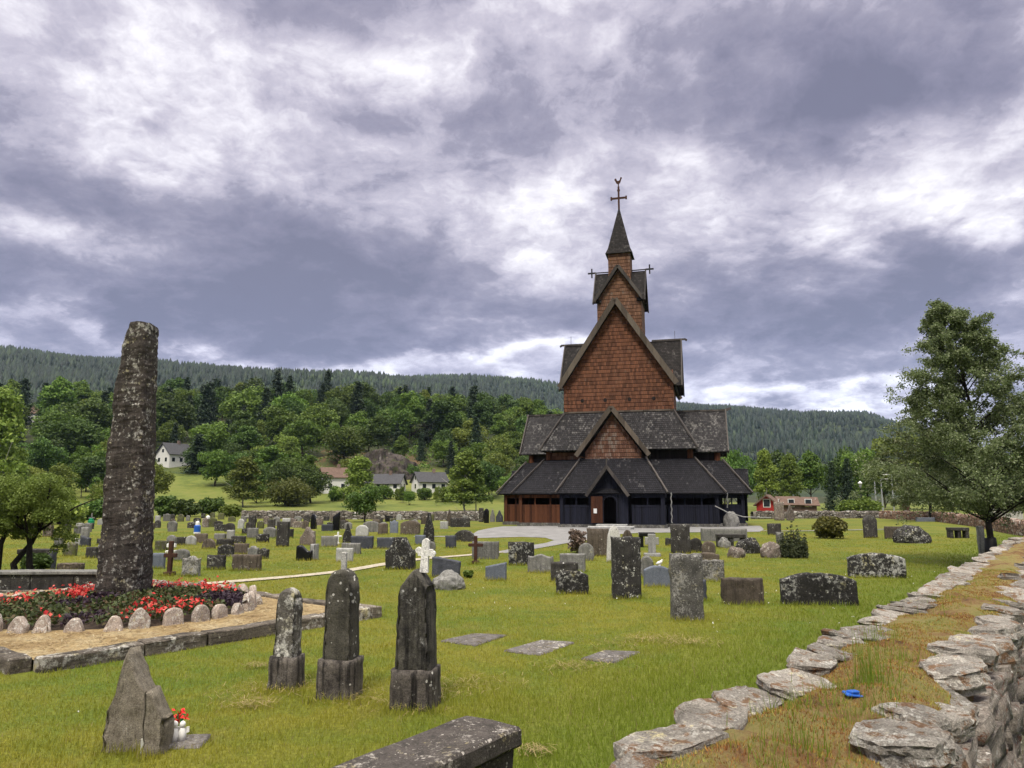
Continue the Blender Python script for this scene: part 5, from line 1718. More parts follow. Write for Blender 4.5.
for (x, y, sr, k) in ((455, 690, .35, 60), (470, 684, .3, 50), (395, 712, .25, 40), (305, 690, .3, 40), (245, 700, .3, 40), (255, 668, .12, 60), (660, 641, .35, 200), (690, 645, .25, 110), (250, 708, .15, 100), (575, 668, .3, 140), (535, 756, .1, 70), (620, 645, .5, 100), (476, 571, .5, 80), (350, 700, .3, 60), (430, 700, .35, 80), (280, 688, .35, 70)):
    p = G(x, y); a = rng.normal(size=(k, 2)) * sr * .8 * np.array([1, .7])
    cl.append(np.stack([p.x + a[:, 0], p.y + a[:, 1]], -1))
cl = np.concatenate(cl); n = len(cl); an = rng.uniform(0, np.pi, n); L = rng.uniform(.04, .12, n)
D = np.stack([np.cos(an) * L, np.sin(an) * L, rng.uniform(-.01, .03, n)], -1); Nn = np.stack([-np.sin(an) * .0028, np.cos(an) * .0028, np.zeros(n)], -1)
C = np.stack([cl[:, 0], cl[:, 1], terrain(cl[:, 0], cl[:, 1]) + rng.uniform(.03, .075, n)], -1)
V = np.stack([C - D / 2 - Nn, C + D / 2 - Nn, C + D / 2 + Nn, C - D / 2 + Nn], 1).reshape(-1, 3)
tag(mesh_np("hay", V, np.arange(4 * n).reshape(n, 4), M['hay']), kind="stuff")
# white clover heads
cl = []
for (x, y, k, sx, sy) in ((690, 575, 30, 40, 10), (745, 575, 20, 30, 10), (716, 631, 5, 3, 3), (300, 575, 20, 80, 6), (450, 600, 20, 70, 14), (120, 690, 3, 60, 30), (600, 600, 5, 60, 10), (840, 600, 20, 60, 18), (880, 575, 20, 40, 8)):
    for _ in range(k):
        p = G(min(1000, x + rng.normal() * sx), max(540, y + rng.normal() * sy)); cl.append((p.x, p.y, p.z + .07 + rng.uniform(0, .04)))
C = np.array(cl); ok = lawn_ok(C[:, 0], C[:, 1]); C = C[ok]; C3 = np.repeat(C, 3, 0) + rng.normal(size=(len(C) * 3, 3)) * .006
V, Fq = quads(C3, .016 + 0 * C3[:, 0], rng, .8, 1)
tag(mesh_np("white_clover", V, Fq, M['white']), kind="stuff")
# grass stalks and a blue scrap on top of the near wall
lw = lambda s, d: WN * (1.0 + d) + WD * s + Vector((0, 0, moss_z(s, d)))
cl = []
for (x, y, k, sr, hh) in ((872, 690, 90, .05, .22), (800, 752, 90, .08, .09), (880, 640, 70, .10, .12), (905, 610, 60, .2, .09), (860, 700, 160, .12, .07), (830, 720, 220, .16, .07), (890, 660, 180, .18, .07), (930, 600, 160, .2, .06), (770, 765, 60, .06, .08), (940, 585, 120, .25, .07)):
    p = atz(x, y, WT + .02)
    for _ in range(k):
        q = p + Vector((rng.normal() * sr, rng.normal() * sr, 0)); d_ = q.dot(WN) - 1.0; s_ = q.dot(WD)
        if abs(d_) < .3: cl.append((q.x, q.y, moss_z(s_, d_), hh * rng.uniform(.5, 1.4)))
C = np.array(cl)
V, Fq = blades(C[:, 0], C[:, 1], C[:, 2], C[:, 3], rng.uniform(.003, .006, len(C)), rng, .3)
o = mesh_np("wall_grass", V, Fq, gmat); tag(o, kind="stuff")
p = atz(852, 696, WT + .05)
o = MB().panel([(-.05, -.02, .01), (.045, -.025, .0), (.05, .02, .008), (-.03, .03, .02)], .012).box(-.02, .03, -.015, .02, .008, .022).build("plastic_scrap", M['blue'], None, bevel=.004, cuts=2, rough=.006)
o.location = p; o.rotation_euler = (0, .1, .4); tag(o, "torn bright blue plastic scrap lying in the moss on the near wall", "litter")

# ------------------------------------------------------------------ lamps, poles, posts
def lamp_post(x, yt, yb, label, mat, group=None):
    p, wd, h = place(x - 3, x + 3, yt, yb)
    root = empty("lamp_post", p, 0, label, "lamp post", group)
    MB().tube([(0, 0, -.1), (0, 0, h * .22), (0, 0, h * .23), (0, 0, h * .8)], [.13, .12, .06, .05], 10).build("pole", M[mat], root)
    MB().tube([(0, 0, h * .8), (0, 0, h * .84), (0, 0, h * .93)], [.06, .13, .2], 8).build("lantern", M['greymetal'], root)
    MB().tube([(0, 0, h * .93), (0, 0, h * .95), (0, 0, h)], [.26, .24, .04], 8).build("cap", M['white'], root)


lamp_post(862.5, 481, 516.5, "black lamp post with a pale cap by the round green bush", 'blackmetal')


def street_light(x, yt, yb, Y, arm, label):
    p = AT(x, yb, Y); p.z = gz(p.x, p.y) - .1; h = AT(x, yt, Y).z - p.z
    root = empty("street_light", p, 0, label, "street light", "grey street lights")
    MB().tube([(0, 0, 0), (0, 0, h * .5), (0, 0, h)], [.14, .12, .09], 8).build("pole", M['greymetal'], root)
    if arm:
        MB().tube([(0, 0, h), (arm * .5, 0, h + .1), (arm, 0, h + .1)], .06, 6).build("arm", M['greymetal'], root)
        MB().box(arm - .3, arm + .4, -.15, .15, h + .02, h + .16).build("lamp_head", M['white'], root, bevel=.03)


street_light(876.5, 481, 508, 128, 0, "plain grey pole with no arm beside two street lights")
street_light(883, 479.5, 509, 132, .9, "grey street light whose arm points at the birch, next to the plain pole")
street_light(894, 475, 509, 140, -1.2, "tallest grey street light with an arm reaching away from the birch")
GS(980, 986, 526, 562, 'flat', 'lg', "weathered pale post beside the black wrapped birch trunk", .14, name="post", cat="post", group=None, rough=.02)
p, wd, h = place(994, 1019, 509.5, 519)
p = AT(1006, 519, 75); p.z = gz(p.x, p.y)
c = empty("container", p, -.2, "long low pale container beyond the reddish stone wall", "container")
m = MB(); m.box(-1.3, 1.3, -.7, .7, .1, 1.0)
for i in range(7): m.box(-1.25 + i * .4, -1.15 + i * .4, -.74, -.70, .15, .95)
m.build("body", M['concrete'], c, bevel=.01); MB().box(-1.36, 1.36, -.76, .76, 1.003, 1.1).build("lid", M['concrete'], c, bevel=.01)

# ------------------------------------------------------------------ foliage
def ellip_blobs(rg, n, rx, rz, cz, br, seed_shape=1.0, flat=0.0):
    """blob centres near the surface of a crown"""
    out = []
    for _ in range(n):
        d = rg.normal(size=3); d /= np.linalg.norm(d); k = rg.uniform(.25, .85) ** .6
        c = np.array([d[0] * rx * k, d[1] * rx * k, cz + d[2] * rz * k])
        out.append((c, br * rg.uniform(.65, 1.25)))
    return out


def crown_pts(rg, blobs, n):
    """leaf points on the shells of blobs, with outward normals"""
    w_ = np.array([b[1] ** 2 for b in blobs]); w_ /= w_.sum()
    k = rg.choice(len(blobs), n, p=w_)
    Cc = np.array([b[0] for b in blobs])[k]; Rr = np.array([b[1] for b in blobs])[k]
    d = rg.normal(size=(n, 3)); d /= np.linalg.norm(d, axis=1, keepdims=True); d[:, 2] = np.where(d[:, 2] < -.5, -d[:, 2] * .6, d[:, 2])
    rad = Rr * rg.uniform(.55, 1.08, n) ** .7
    return Cc + d * rad[:, None] * np.array([1, 1, .85]), d


LM = {}
LM['deep'] = leaf_mat("deep green leaves", (.028, .056, .012), (.080, .135, .022), (.12, .18, .03), .25, .45)
LM['mid'] = leaf_mat("mid green leaves", (.048, .092, .014), (.125, .195, .026), (.18, .24, .036), .28, .4)
LM['pale'] = leaf_mat("pale green leaves", (.075, .115, .018), (.19, .245, .04), (.26, .30, .06), .3, .4)
LM['olive'] = leaf_mat("olive leaves", (.065, .082, .016), (.14, .17, .03), (.19, .215, .05), .3, .4)
LM['fir'] = leaf_mat("conifer needles", (.012, .026, .012), (.032, .055, .022), (.045, .07, .028), .1, .4)
LM['birch'] = leaf_mat("birch leaves", (.080, .105, .038), (.21, .25, .105), (.42, .445, .28), .48, .1, .36)
LM['light'] = leaf_mat("yellow green leaves", (.075, .105, .018), (.19, .245, .045), (.29, .34, .095), .38, .2)
LM['jun'] = leaf_mat("juniper needles", (.020, .028, .012), (.055, .066, .026), (.09, .10, .045), .12, .2)
LM['gold'] = leaf_mat("gold green needles", (.05, .06, .014), (.14, .14, .025), (.24, .21, .035), .25, .2)
LM['brownf'] = leaf_mat("brown flowering twigs", (.06, .045, .03), (.15, .10, .075), (.42, .36, .32), .2, .1)
BARK = stone_mat("bark", (.03, .022, .017), (.09, .07, .055), (.25, .25, .22), .25, .0, 2.0, .6)
BBARK = stone_mat("pale birch bark", (.16, .15, .135), (.40, .39, .36), (.6, .6, .57), .3, .0, 2.0, .1)
DBARK = stone_mat("dark wet bark", (.010, .009, .008), (.035, .030, .026), (.12, .12, .11), .1, .0, 2.0, .4)


def trunk_mesh(name, H, r, mat, rg, limbs=5, top=.75, parent=None, lean=0.0):
    mb = MB(); n = 6
    pts = [(lean * H * (i / n) + rg.normal() * .01 * H * (i > 0), rg.normal() * .01 * H * (i > 0), -.3 + (H * top + .3) * i / n) for i in range(n + 1)]
    mb.tube(pts, [r * (1.35 if i == 0 else 1 - .8 * i / n) for i in range(n + 1)], 8)
    for k in range(limbs):
        a = rg.uniform(0, 6.28); z0 = H * rg.uniform(.25, .6); L = H * rg.uniform(.18, .3)
        f = min(1, z0 / (H * top)); i0 = int(f * n); base = Vector(pts[i0])
        e = base + Vector((math.cos(a) * L, math.sin(a) * L, L * .9))
        mb.tube([base, base.lerp(e, .5) + Vector((0, 0, -.05 * L)), e], [r * .4, r * .25, r * .08], 6)
    return mb.build(name, mat, parent, smooth=True, uv=False)


def make_tree(kind, H, W, leafm, n, ls, seed, bark=BARK, name="tree"):
    """prototype standing at the origin: trunk and crown"""
    rg = np.random.default_rng(seed)
    root = empty(name, (0, 0, 0))
    if kind == 'broad':
        bl = ellip_blobs(rg, 34, W * .46, H * .36, H * .58, W * .19) + ellip_blobs(rg, 12, W * .34, H * .2, H * .38, W * .2)
        C, d = crown_pts(rg, bl, n); V, Fq = quads(C, ls, rg, .25, .75, d * .9)
        trunk_mesh("trunk", H, W * .035, bark, rg, 5, .7, root)
    elif kind == 'tall':
        bl = ellip_blobs(rg, 28, W * .40, H * .34, H * .60, W * .21) + ellip_blobs(rg, 6, W * .2, H * .1, H * .88, W * .16)
        C, d = crown_pts(rg, bl, n); V, Fq = quads(C, ls, rg, .25, .75, d * .9)
        trunk_mesh("trunk", H, W * .03, bark, rg, 6, .8, root)
    elif kind == 'birch':   # cone-shaped crown of drooping sprays
        bl = []
        for i in range(46):
            z = rg.uniform(.12, 1.0) ** .85; rad = W * .5 * (1 - z) ** .75 * (1 if z > .22 else z / .22 * .6 + .4) * rg.uniform(.25, 1.0) + .03 * W
            a = rg.uniform(0, 6.28); bl.append((np.array([math.cos(a) * rad, math.sin(a) * rad, H * (.05 + .9 * z)]), W * rg.uniform(.12, .20)))
        C, d = crown_pts(rg, bl, n); C[:, 2] -= rg.exponential(.02 * H, n)
        V, Fq = quads(C, ls, rg, .2, .7, d * .7)
        trunk_mesh("trunk", H, W * .025, bark, rg, 4, .85, root)
    elif kind == 'fir':
        Cs, Ds = [], []
        nl = 26
        for i in range(nl):
            z = .08 + .9 * i / nl; R = W * .5 * (1 - z) ** .9 + .02 * W; nb = max(4, int(9 * (1 - z)) + 4)
            for k in range(nb):
                a = rg.uniform(0, 6.28); L = R * rg.uniform(.7, 1.15); m_ = max(3, int(n / (nl * 9)))
                u_ = rg.uniform(.15, 1, m_); 
                p = np.stack([np.cos(a) * L * u_, np.sin(a) * L * u_, H * z - u_ * L * .45 + rg.normal(0, .012 * H, m_)], -1)
                p[:, :2] += rg.normal(0, .08 * L + .02, (m_, 2)); Cs.append(p); Ds.append(np.tile([math.cos(a) * .5, math.sin(a) * .5, .8], (m_, 1)))
        C, d = np.concatenate(Cs), np.concatenate(Ds); V, Fq = quads(C, ls, rg, .3, .6, d)
        trunk_mesh("trunk", H, W * .03, bark, rg, 0, .97, root)
    elif kind == 'plume':   # many upright pointed sprays
        bl = []
        for q in range(26):
            a = rg.uniform(0, 6.28); r0 = W * .34 * math.sqrt(rg.random()); top = H * (1 - .55 * r0 / (W * .34)) * rg.uniform(.72, 1.0)
            for j in range(7):
                u_ = j / 6; bl.append((np.array([math.cos(a) * r0 * (1 + .25 * u_), math.sin(a) * r0 * (1 + .25 * u_), .06 * H + top * .9 * u_]), W * .13 * (1 - .78 * u_)))
        C, d = crown_pts(rg, bl, n); V, Fq = quads(C, ls, rg, .6, .5, d * .6)
        mb = MB(); mb.tube([(0, 0, -.1), (0, 0, H * .6)], [.03 * W, .01 * W], 6); mb.build("trunk", bark, root, uv=False)
    elif kind == 'bush':
        bl = ellip_blobs(rg, 44, W * .42, H * .42, H * .44, W * .17)
        C, d = crown_pts(rg, bl, n); C[:, 2] = np.maximum(C[:, 2], .03 * H); V, Fq = quads(C, ls, rg, .25, .7, d * .8)
        mb = MB()
        for k in range(5): mb.tube([(0, 0, -.1), (rg.normal() * W * .15, rg.normal() * W * .15, H * .55)], [.02 * W, .008 * W], 6)
        mb.build("stem", bark, root, uv=False)
    mesh_np("foliage" if kind == 'bush' else "crown", V, Fq, leafm, root)
    return root


PROTO = {}
spec = [('broad', 'deep', 4), ('broad', 'mid', 4), ('broad', 'pale', 2), ('tall', 'mid', 2), ('tall', 'deep', 2), ('birch', 'pale', 2), ('birch', 'mid', 1), ('fir', 'fir', 3)]
sd_ = 40
for kd, lm, cnt in spec:
    PROTO[(kd, lm)] = []
    for c in range(cnt):
        sd_ += 1
        PROTO[(kd, lm)].append(make_tree(kd, 1.0, {'broad': .85, 'tall': .55, 'birch': .55, 'fir': .42}[kd], LM[lm], 5600 if kd != 'fir' else 4600, {'broad': .046, 'tall': .038, 'birch': .036, 'fir': .036}[kd], sd_, BARK if kd != 'birch' else BBARK))
used_proto = set()


def plant_tree(kd, lm, p, H, wide, label, group=None, cat="tree", name="tree"):
    r = random.choice(PROTO[(kd, lm)])
    if r.name in used_proto: r = copy_tree(r)
    else: used_proto.add(r.name)
    r.name = name
    r.location = (p.x, p.y, gz(p.x, p.y) - .1); r.rotation_euler = (0, 0, random.uniform(0, 6.28))
    r.scale = (H * wide, H * wide, H)
    for k in ("group",):
        if k in r: del r[k]
    return tag(r, label, cat, group)


# ------------------------------------------------------------------ houses
M['hwall'] = plain_mat("white painted boards", (.70, .69, .66), .7, .05, 1.5)
M['hroof'] = plain_mat("dark slate roof", (.06, .06, .065), .8, .2, 2)
M['hroofb'] = plain_mat("brown tile roof", (.13, .085, .065), .85, .25, 2)
M['hred'] = plain_mat("red painted boards", (.30, .022, .018), .75, .15, 2)
M['glass'] = plain_mat("dark window glass", (.02, .024, .03), .15, .2, 2)


def house(x0, x1, yb, depthY, w, d, hw, hr, rz, wm, rm, label, wins=(2, 3), cat="house", chim=True):
    p = AT((x0 + x1) / 2, yb, depthY); p.z = gz(p.x, p.y)
    root = empty("house", p, rz, label, cat)
    m = MB(); m.box(-w / 2, w / 2, -d / 2, d / 2, -2.5, hw)
    for s in (-1, 1): m.panel([(s * w / 2, -d / 2, hw - .01), (s * w / 2, d / 2, hw - .01), (s * w / 2, 0, hr)][::s], .1)
    wall = m.build("wall", M[wm], root)
    rf = MB(); saddle(rf, 'u', -w / 2 - .5, w / 2 + .5, d / 2 + .5, hw - .35, hr + .15, .2)
    roof = rf.build("roof", M[rm], root)
    if chim: MB().box(w * .1, w * .1 + .7, -.35, .35, hr - .6, hr + 1.0).build("chimney", M['redwall'], roof)

    def win(axis, s, c, z, ww=1.0, hh=1.2):
        fo = MB(); fi = MB()
        if axis == 'v':
            y = s * d / 2
            fo.box(c - ww / 2 - .1, c + ww / 2 + .1, y - .04, y + .04, z - .1, z + hh + .1); fi.box(c - ww / 2, c + ww / 2, y - .06, y + .06, z, z + hh)
        else:
            x = s * w / 2
            fo.box(x - .04, x + .04, c - ww / 2 - .1, c + ww / 2 + .1, z - .1, z + hh + .1); fi.box(x - .06, x + .06, c - ww / 2, c + ww / 2, z, z + hh)
        f = fo.build("window", M['white'], root); fi.build("pane", M['glass'], f)
    for i in range(wins[1]): win('v', -1, -w / 2 + w * (i + .5) / wins[1], .9)
    for s in (-1, 1):
        for i in range(wins[0]): win('u', s, -d / 2 + d * (i + .5) / wins[0], .9)
        if hr - hw > 2.2: win('u', s, 0, hw + .3, .9, 1.0)
    return p


HB = []   # picture boxes kept clear of trees
P_ = G(172, 465); H1 = house(160, 188, 464, P_.y, 8.0, 6.6, 3.4, 6.6, R_(60), 'hwall', 'hroof', "white gabled house with dark roof on the slope beside the standing stone"); HB.append((150, 192, H1.y))
P_ = G(332, 492); H2 = house(324, 344, 491, P_.y, 6.5, 6.0, 4.0, 6.2, R_(25), 'hwall', 'hroofb', "white two storey house with brown roof half hidden by a birch", (2, 2)); HB.append((318, 348, H2.y))
P_ = G(386, 492); H3 = house(372, 400, 489, P_.y, 9, 6, 2.4, 4.6, R_(-8), 'hwall', 'hroof', "low white house with a long blue grey roof under the rock face", (2, 4)); HB.append((370, 404, H3.y))
P_ = G(429, 492); H4 = house(415, 444, 491, P_.y, 8.0, 6.0, 2.9, 5.2, R_(28), 'hwall', 'hroof', "white house with a bright gable next to the conic birch", (1, 3)); HB.append((412, 447, H4.y))
P_ = AT(28, 430, 330); H5 = house(23, 35, 428, 330, 8, 6, 4, 6.5, R_(15), 'hwall', 'hroofb', "small house roof among the trees high on the slope", (1, 2)); HB.append((20, 40, 330))
RH = house(760, 778, 512, 128, 3.6, 3.4, 1.5, 2.8, R_(62), 'hred', 'hroofb', "small red house with brown roof beyond the churchyard wall", (1, 1), chim=False)
house(777, 798, 511, 133, 3.4, 3.2, 1.5, 2.5, R_(5), 'hroofb', 'hroofb', "brown barn with brown roof next to the red house", (1, 1), "barn", False)
house(799, 815, 511, 136, 2.8, 3.0, 1.4, 2.4, R_(-10), 'hroofb', 'hroofb', "smaller brown barn roof under the light birches", (1, 1), "barn", False)

# rock face on the slope
CL = G(380, 480)
rk = stone_mat("cliff rock", (.022, .018, .016), (.105, .086, .076), (.26, .24, .22), .3, 0, .15, .8, moss=(.05, .06, .02), mossamt=.35, bump=1.0)
heath = stone_mat("heather and rock", (.06, .045, .02), (.15, .085, .045), (.12, .13, .03), .35, 0, .12, 0, moss=(.05, .075, .018), mossamt=.5, bump=1.0)
V = []; Fq = []; nx, nz = 70, 26
for i in range(nx + 1):
    for j in range(nz + 1):
        u, v = i / nx, j / nz
        x = -10 + 23 * u; env = math.sin(math.pi * u) ** .45
        z = -3 + 12.5 * v * env
        y = 5 * v ** 2 + 6 * (1 - env)
        p = Vector((x, y, z)); n_ = mnoise.fractal(p * .12, 1, 2, 5); n2 = abs(mnoise.noise(Vector((x * .35, 3, z * .12))))
        V.append((x, y - 2.4 * n_ - 2.6 * n2, z + 1.6 * n_))
for i in range(nx):
    for j in range(nz): a = i * (nz + 1) + j; Fq.append([a, a + nz + 1, a + nz + 2, a + 1])
o = mesh_np("rock_face", V, Fq, rk, loc=CL, rz=.1); tag(o, kind="structure")
V = []; Fq = []
hp = G(360, 468)
for i in range(49):
    for j in range(25):
        X_, Y_ = hp.x - 22 + 46 * i / 48, hp.y - 6 + 42 * j / 24
        e = min(1, 4 * min(i / 48, 1 - i / 48)) * min(1, 4 * min(j / 24, 1 - j / 24))
        V.append((X_, Y_, gz(X_, Y_) - .6 + e * (1.6 + 1.2 * mnoise.noise(Vector((X_, Y_, 0)) * .12))))
for i in range(48):
    for j in range(24): a = i * 25 + j; Fq.append([a, a + 25, a + 26, a + 1])
o = mesh_np("heath_slope", V, Fq, heath, smooth=True); tag(o, kind="structure")

# ------------------------------------------------------------------ the wooded hill, tree by tree
ZN = [(-80, 60, "behind the gnarled tree"), (60, 112, "beside the standing stone"), (112, 152, "behind the standing stone"), (152, 200, "above the white gabled house"), (200, 262, "above the bare trunk birch"),
      (262, 330, "above the brown heath slope"), (330, 420, "above the bare rock face"), (420, 480, "above the bright gable house"), (480, 760, "close behind the church roofs")]
KN = {('broad', 'deep'): "dark round broadleaf tree", ('broad', 'mid'): "green round broadleaf tree", ('broad', 'pale'): "pale round broadleaf tree", ('tall', 'mid'): "tall green broadleaf tree", ('tall', 'deep'): "tall dark broadleaf tree", ('birch', 'pale'): "pale pointed birch", ('birch', 'mid'): "green pointed birch", ('fir', 'fir'): "dark pointed conifer"}
spots = []
tries = 0
fr = random.Random(11)
while len(spots) < 245 and tries < 9000:
    tries += 1
    pxx = fr.uniform(-50, 600); rr_ = math.sqrt(fr.uniform(238 ** 2, 440 ** 2))
    d_ = ray(pxx, 470); th_ = math.atan2(d_.x, d_.y)
    X_, Y_ = rr_ * math.sin(th_), rr_ * math.cos(th_)
    if any((X_ - s[0]) ** 2 + (Y_ - s[1]) ** 2 < (7.5 + .010 * rr_) ** 2 for s in spots): continue
    if any(a - 3 < pxx < c + 3 and Y_ < y + 9 for a, c, y in HB): continue
    if 335 < pxx < 420 and Y_ < CL.y + 12: continue
    if 305 < pxx < 405 and Y_ < CL.y + 38 and fr.random() < .8: continue
    if pxx > 540 and rr_ < 300: continue
    spots.append((X_, Y_, pxx, rr_))
for (X_, Y_, pxx, rr_) in spots:
    u = fr.random(); hi = rr_ > 330
    kd = ('fir', 'fir') if u < .25 else ('broad', 'deep') if u < (.55 if hi else .40) else ('broad', 'mid') if u < .72 else ('tall', 'mid') if u < .80 else ('tall', 'deep') if u < .88 else ('birch', 'pale') if u < .94 else ('broad', 'pale')
    H = fr.uniform(11, 21) * (1.12 if kd[0] in ('fir', 'tall') else .95)
    if rr_ < 280: H *= .75
    z = next((z[2] for z in ZN if z[0] <= pxx < z[1]), "close behind the church roofs")
    tier = "low" if rr_ < 300 else ("midway" if rr_ < 365 else "high")
    plant_tree(*kd, Vector((X_, Y_, 0)), H, fr.uniform(.95, 1.3), f"{KN[kd]} {tier} on the hill {z}", f"{KN[kd]}s {tier} on the hill {z}")

# low growth under the trees
bl = []
ug = np.random.default_rng(3)
while len(bl) < 1800:
    pxx = ug.uniform(-60, 600); rr_ = math.sqrt(ug.uniform(205 ** 2, 445 ** 2)); d_ = ray(pxx, 470); th_ = math.atan2(d_.x, d_.y)
    X_, Y_ = rr_ * math.sin(th_), rr_ * math.cos(th_)
    if any(a - 3 < pxx < c + 3 and Y_ < y + 9 for a, c, y in HB) or (335 < pxx < 420 and Y_ < CL.y + 10): continue
    if 305 < pxx < 405 and Y_ < CL.y + 38 and ug.random() < .6: continue
    if rr_ < 236 and (pxx > 400 or mnoise.noise(Vector((X_ * .05, Y_ * .05, 2))) < .12 or any(a - 12 < pxx < c + 12 for a, c, y in HB)): continue
    bl.append((np.array([X_, Y_, gz(X_, Y_) + ug.uniform(-.3, .8)]), ug.uniform(1.2, 3.4)))
C, d_ = crown_pts(ug, bl, 60000); V, Fq = quads(C, .75, ug, .4, .75, d_ * .8)
tag(mesh_np("undergrowth", V, Fq, LM['mid']), kind="stuff")

# young trees and bushes on the meadow below the wood
mz = [(-60, 60, "beyond the gnarled tree"), (60, 150, "by the standing stone"), (150, 232, "below the white gabled house"), (232, 330, "around the olive round shrub"), (330, 420, "before the low white house"), (420, 510, "around the conic birch")]
msp = []; tries = 0
while len(msp) < 62 and tries < 4000:
    tries += 1
    pxx = fr.uniform(-50, 505); rr_ = fr.uniform(172, 236); d_ = ray(pxx, 480); th_ = math.atan2(d_.x, d_.y); X_, Y_ = rr_ * math.sin(th_), rr_ * math.cos(th_)
    if any((X_ - q[0]) ** 2 + (Y_ - q[1]) ** 2 < 30 for q in msp): continue
    if any(a - 4 < pxx < c + 4 and rr_ > 190 for a, c, y in HB) or (160 < pxx < 232 and rr_ < 225): continue
    if 155 < pxx < 195 or 316 < pxx < 455: continue
    if fr.random() < (.0 if 190 < pxx < 345 else .35): continue
    msp.append((X_, Y_, pxx))
for (X_, Y_, pxx) in msp:
    kd = fr.choice([('broad', 'mid'), ('broad', 'deep'), ('broad', 'pale'), ('birch', 'pale'), ('birch', 'mid'), ('tall', 'mid')])
    z = next(q[2] for q in mz if q[0] <= pxx < q[1])
    plant_tree(*kd, Vector((X_, Y_, 0)), fr.uniform(4.5, 10), fr.uniform(1.0, 1.4), f"small {KN[kd]} on the meadow edge {z}", f"small {KN[kd]}s on the meadow {z}")

# trees and shrubs standing by themselves
def solo(x, yt, yb, wpx, kd, lm, label, name="tree", Y=None, cat="tree", group=None):
    p = G(x, yb) if Y is None else AT(x, yb, Y)
    p.z = gz(p.x, p.y)
    H = AT(x, yt, p.y).z - p.z; W = wpx * camdepth(p) / F
    base = {'broad': .85, 'tall': .55, 'birch': .55, 'fir': .42}[kd]
    return plant_tree(kd, lm, p, H, W / (H * base), label, group, cat, name)


solo(243, 455, 507, 44, 'birch', 'pale', "birch with a bare pale trunk at the end of the far stone wall", "birch_tree")
solo(359, 455, 507, 42, 'birch', 'pale', "pale pointed birch behind the small round dark tree", "birch_tree")
solo(465, 449, 511, 48, 'birch', 'pale', "full conic birch with pale trunks near the church corner", "birch_tree")
solo(476, 462, 511, 34, 'birch', 'mid', "shorter birch joined to the full conic one near the church", "birch_tree")
solo(365, 482, 522, 40, 'broad', 'deep', "small round dark tree inside the churchyard before the far wall")
solo(197, 432, 473, 34, 'fir', 'fir', "broad dark conifer beside the white gabled house", "conifer_tree")
solo(40, 436, 482, 44, 'broad', 'deep', "round grey green tree above the bright flowering shrub")
solo(86, 452, 492, 30, 'broad', 'mid', "small round tree on the meadow edge by the standing stone")
solo(-6, 385, 505, 62, 'birch', 'pale', "yellow green weeping birch at the meadow edge", "birch_tree", Y=120)
solo(296, 455, 488, 34, 'broad', 'mid', "bright green tree behind the olive round shrub")
solo(215, 448, 486, 34, 'broad', 'mid', "round tree between the gabled house and the bare trunk birch")
solo(270, 445, 488, 38, 'tall', 'mid', "slim green tree behind the bare trunk birch")
solo(312, 462, 488, 22, 'broad', 'deep', "dark round tree touching the two storey house")
solo(402, 486, 503, 10, 'birch', 'mid', "young birch before the low white house", "birch_tree")
solo(409, 489, 505, 13, 'broad', 'mid', "small green tree in front of the bright gable house")
solo(436, 486, 506, 8, 'birch', 'pale', "slender sapling with a pale stem by the conic birch", "birch_tree")
for (x, yt, yb, w_, kd, lm, lab, Y_) in (
    (742, 446, 512, 34, 'broad', 'deep', "dark broadleaf tree touching the church's side porch", 150), (768, 448, 512, 30, 'birch', 'pale', "light birch over the red house", 145), (792, 452, 512, 30, 'birch', 'pale', "light birch over the brown barn roofs", 146),
    (812, 450, 512, 30, 'tall', 'mid', "tall green tree between light birches and dark conifers", 155), (834, 460, 512, 20, 'fir', 'fir', "dark conifer behind the gold green bush", 140), (850, 456, 512, 22, 'fir', 'fir', "dark conifer rising behind the lamp post", 142),
    (868, 446, 512, 40, 'broad', 'mid', "round green tree behind the street lights", 158), (842, 446, 512, 40, 'broad', 'deep', "dark round tree behind the two conifers", 165), (905, 430, 512, 62, 'broad', 'pale', "yellowish green tree between the street lights and birch", 150),
    (885, 450, 512, 34, 'broad', 'deep', "dark tree at the top of the grass bank by the street lights", 170), (948, 432, 512, 66, 'broad', 'mid', "green tree behind the far birch trunk", 150), (1000, 450, 512, 60, 'broad', 'deep', "dark tree beyond the pale container", 140),
    (725, 452, 512, 40, 'broad', 'mid', "green tree hidden behind the church's transept", 170), (780, 447, 512, 44, 'broad', 'deep', "dark tree behind the light birches", 175), (1050, 440, 512, 60, 'broad', 'mid', "green tree at the picture's edge beyond the wall", 130), (512, 470, 508, 30, 'broad', 'mid', "green tree low behind the church's red boarded corner", 180), (530, 455, 505, 40, 'broad', 'deep', "dark tree behind the church's red boarded corner", 215)):
    solo(x, yt, yb, w_, kd, lm, lab, "conifer_tree" if kd == 'fir' else "tree", Y=Y_, group=None)


def shrub(x, yt, yb, wpx, lm, label, name="shrub", n=4000, ls=.05, flat=1.0, Y=None, seed=1, cat="shrub", group=None, kind='bush'):
    p = G(x, yb) if Y is None else AT(x, yb, Y); p.z = gz(p.x, p.y)
    W = wpx * camdepth(p) / F; H = AT(x, yt, p.y).z - p.z
    r = make_tree(kind, H, W, LM[lm], n, ls, seed, name=name)
    r.location = p
    return tag(r, label, cat, group)


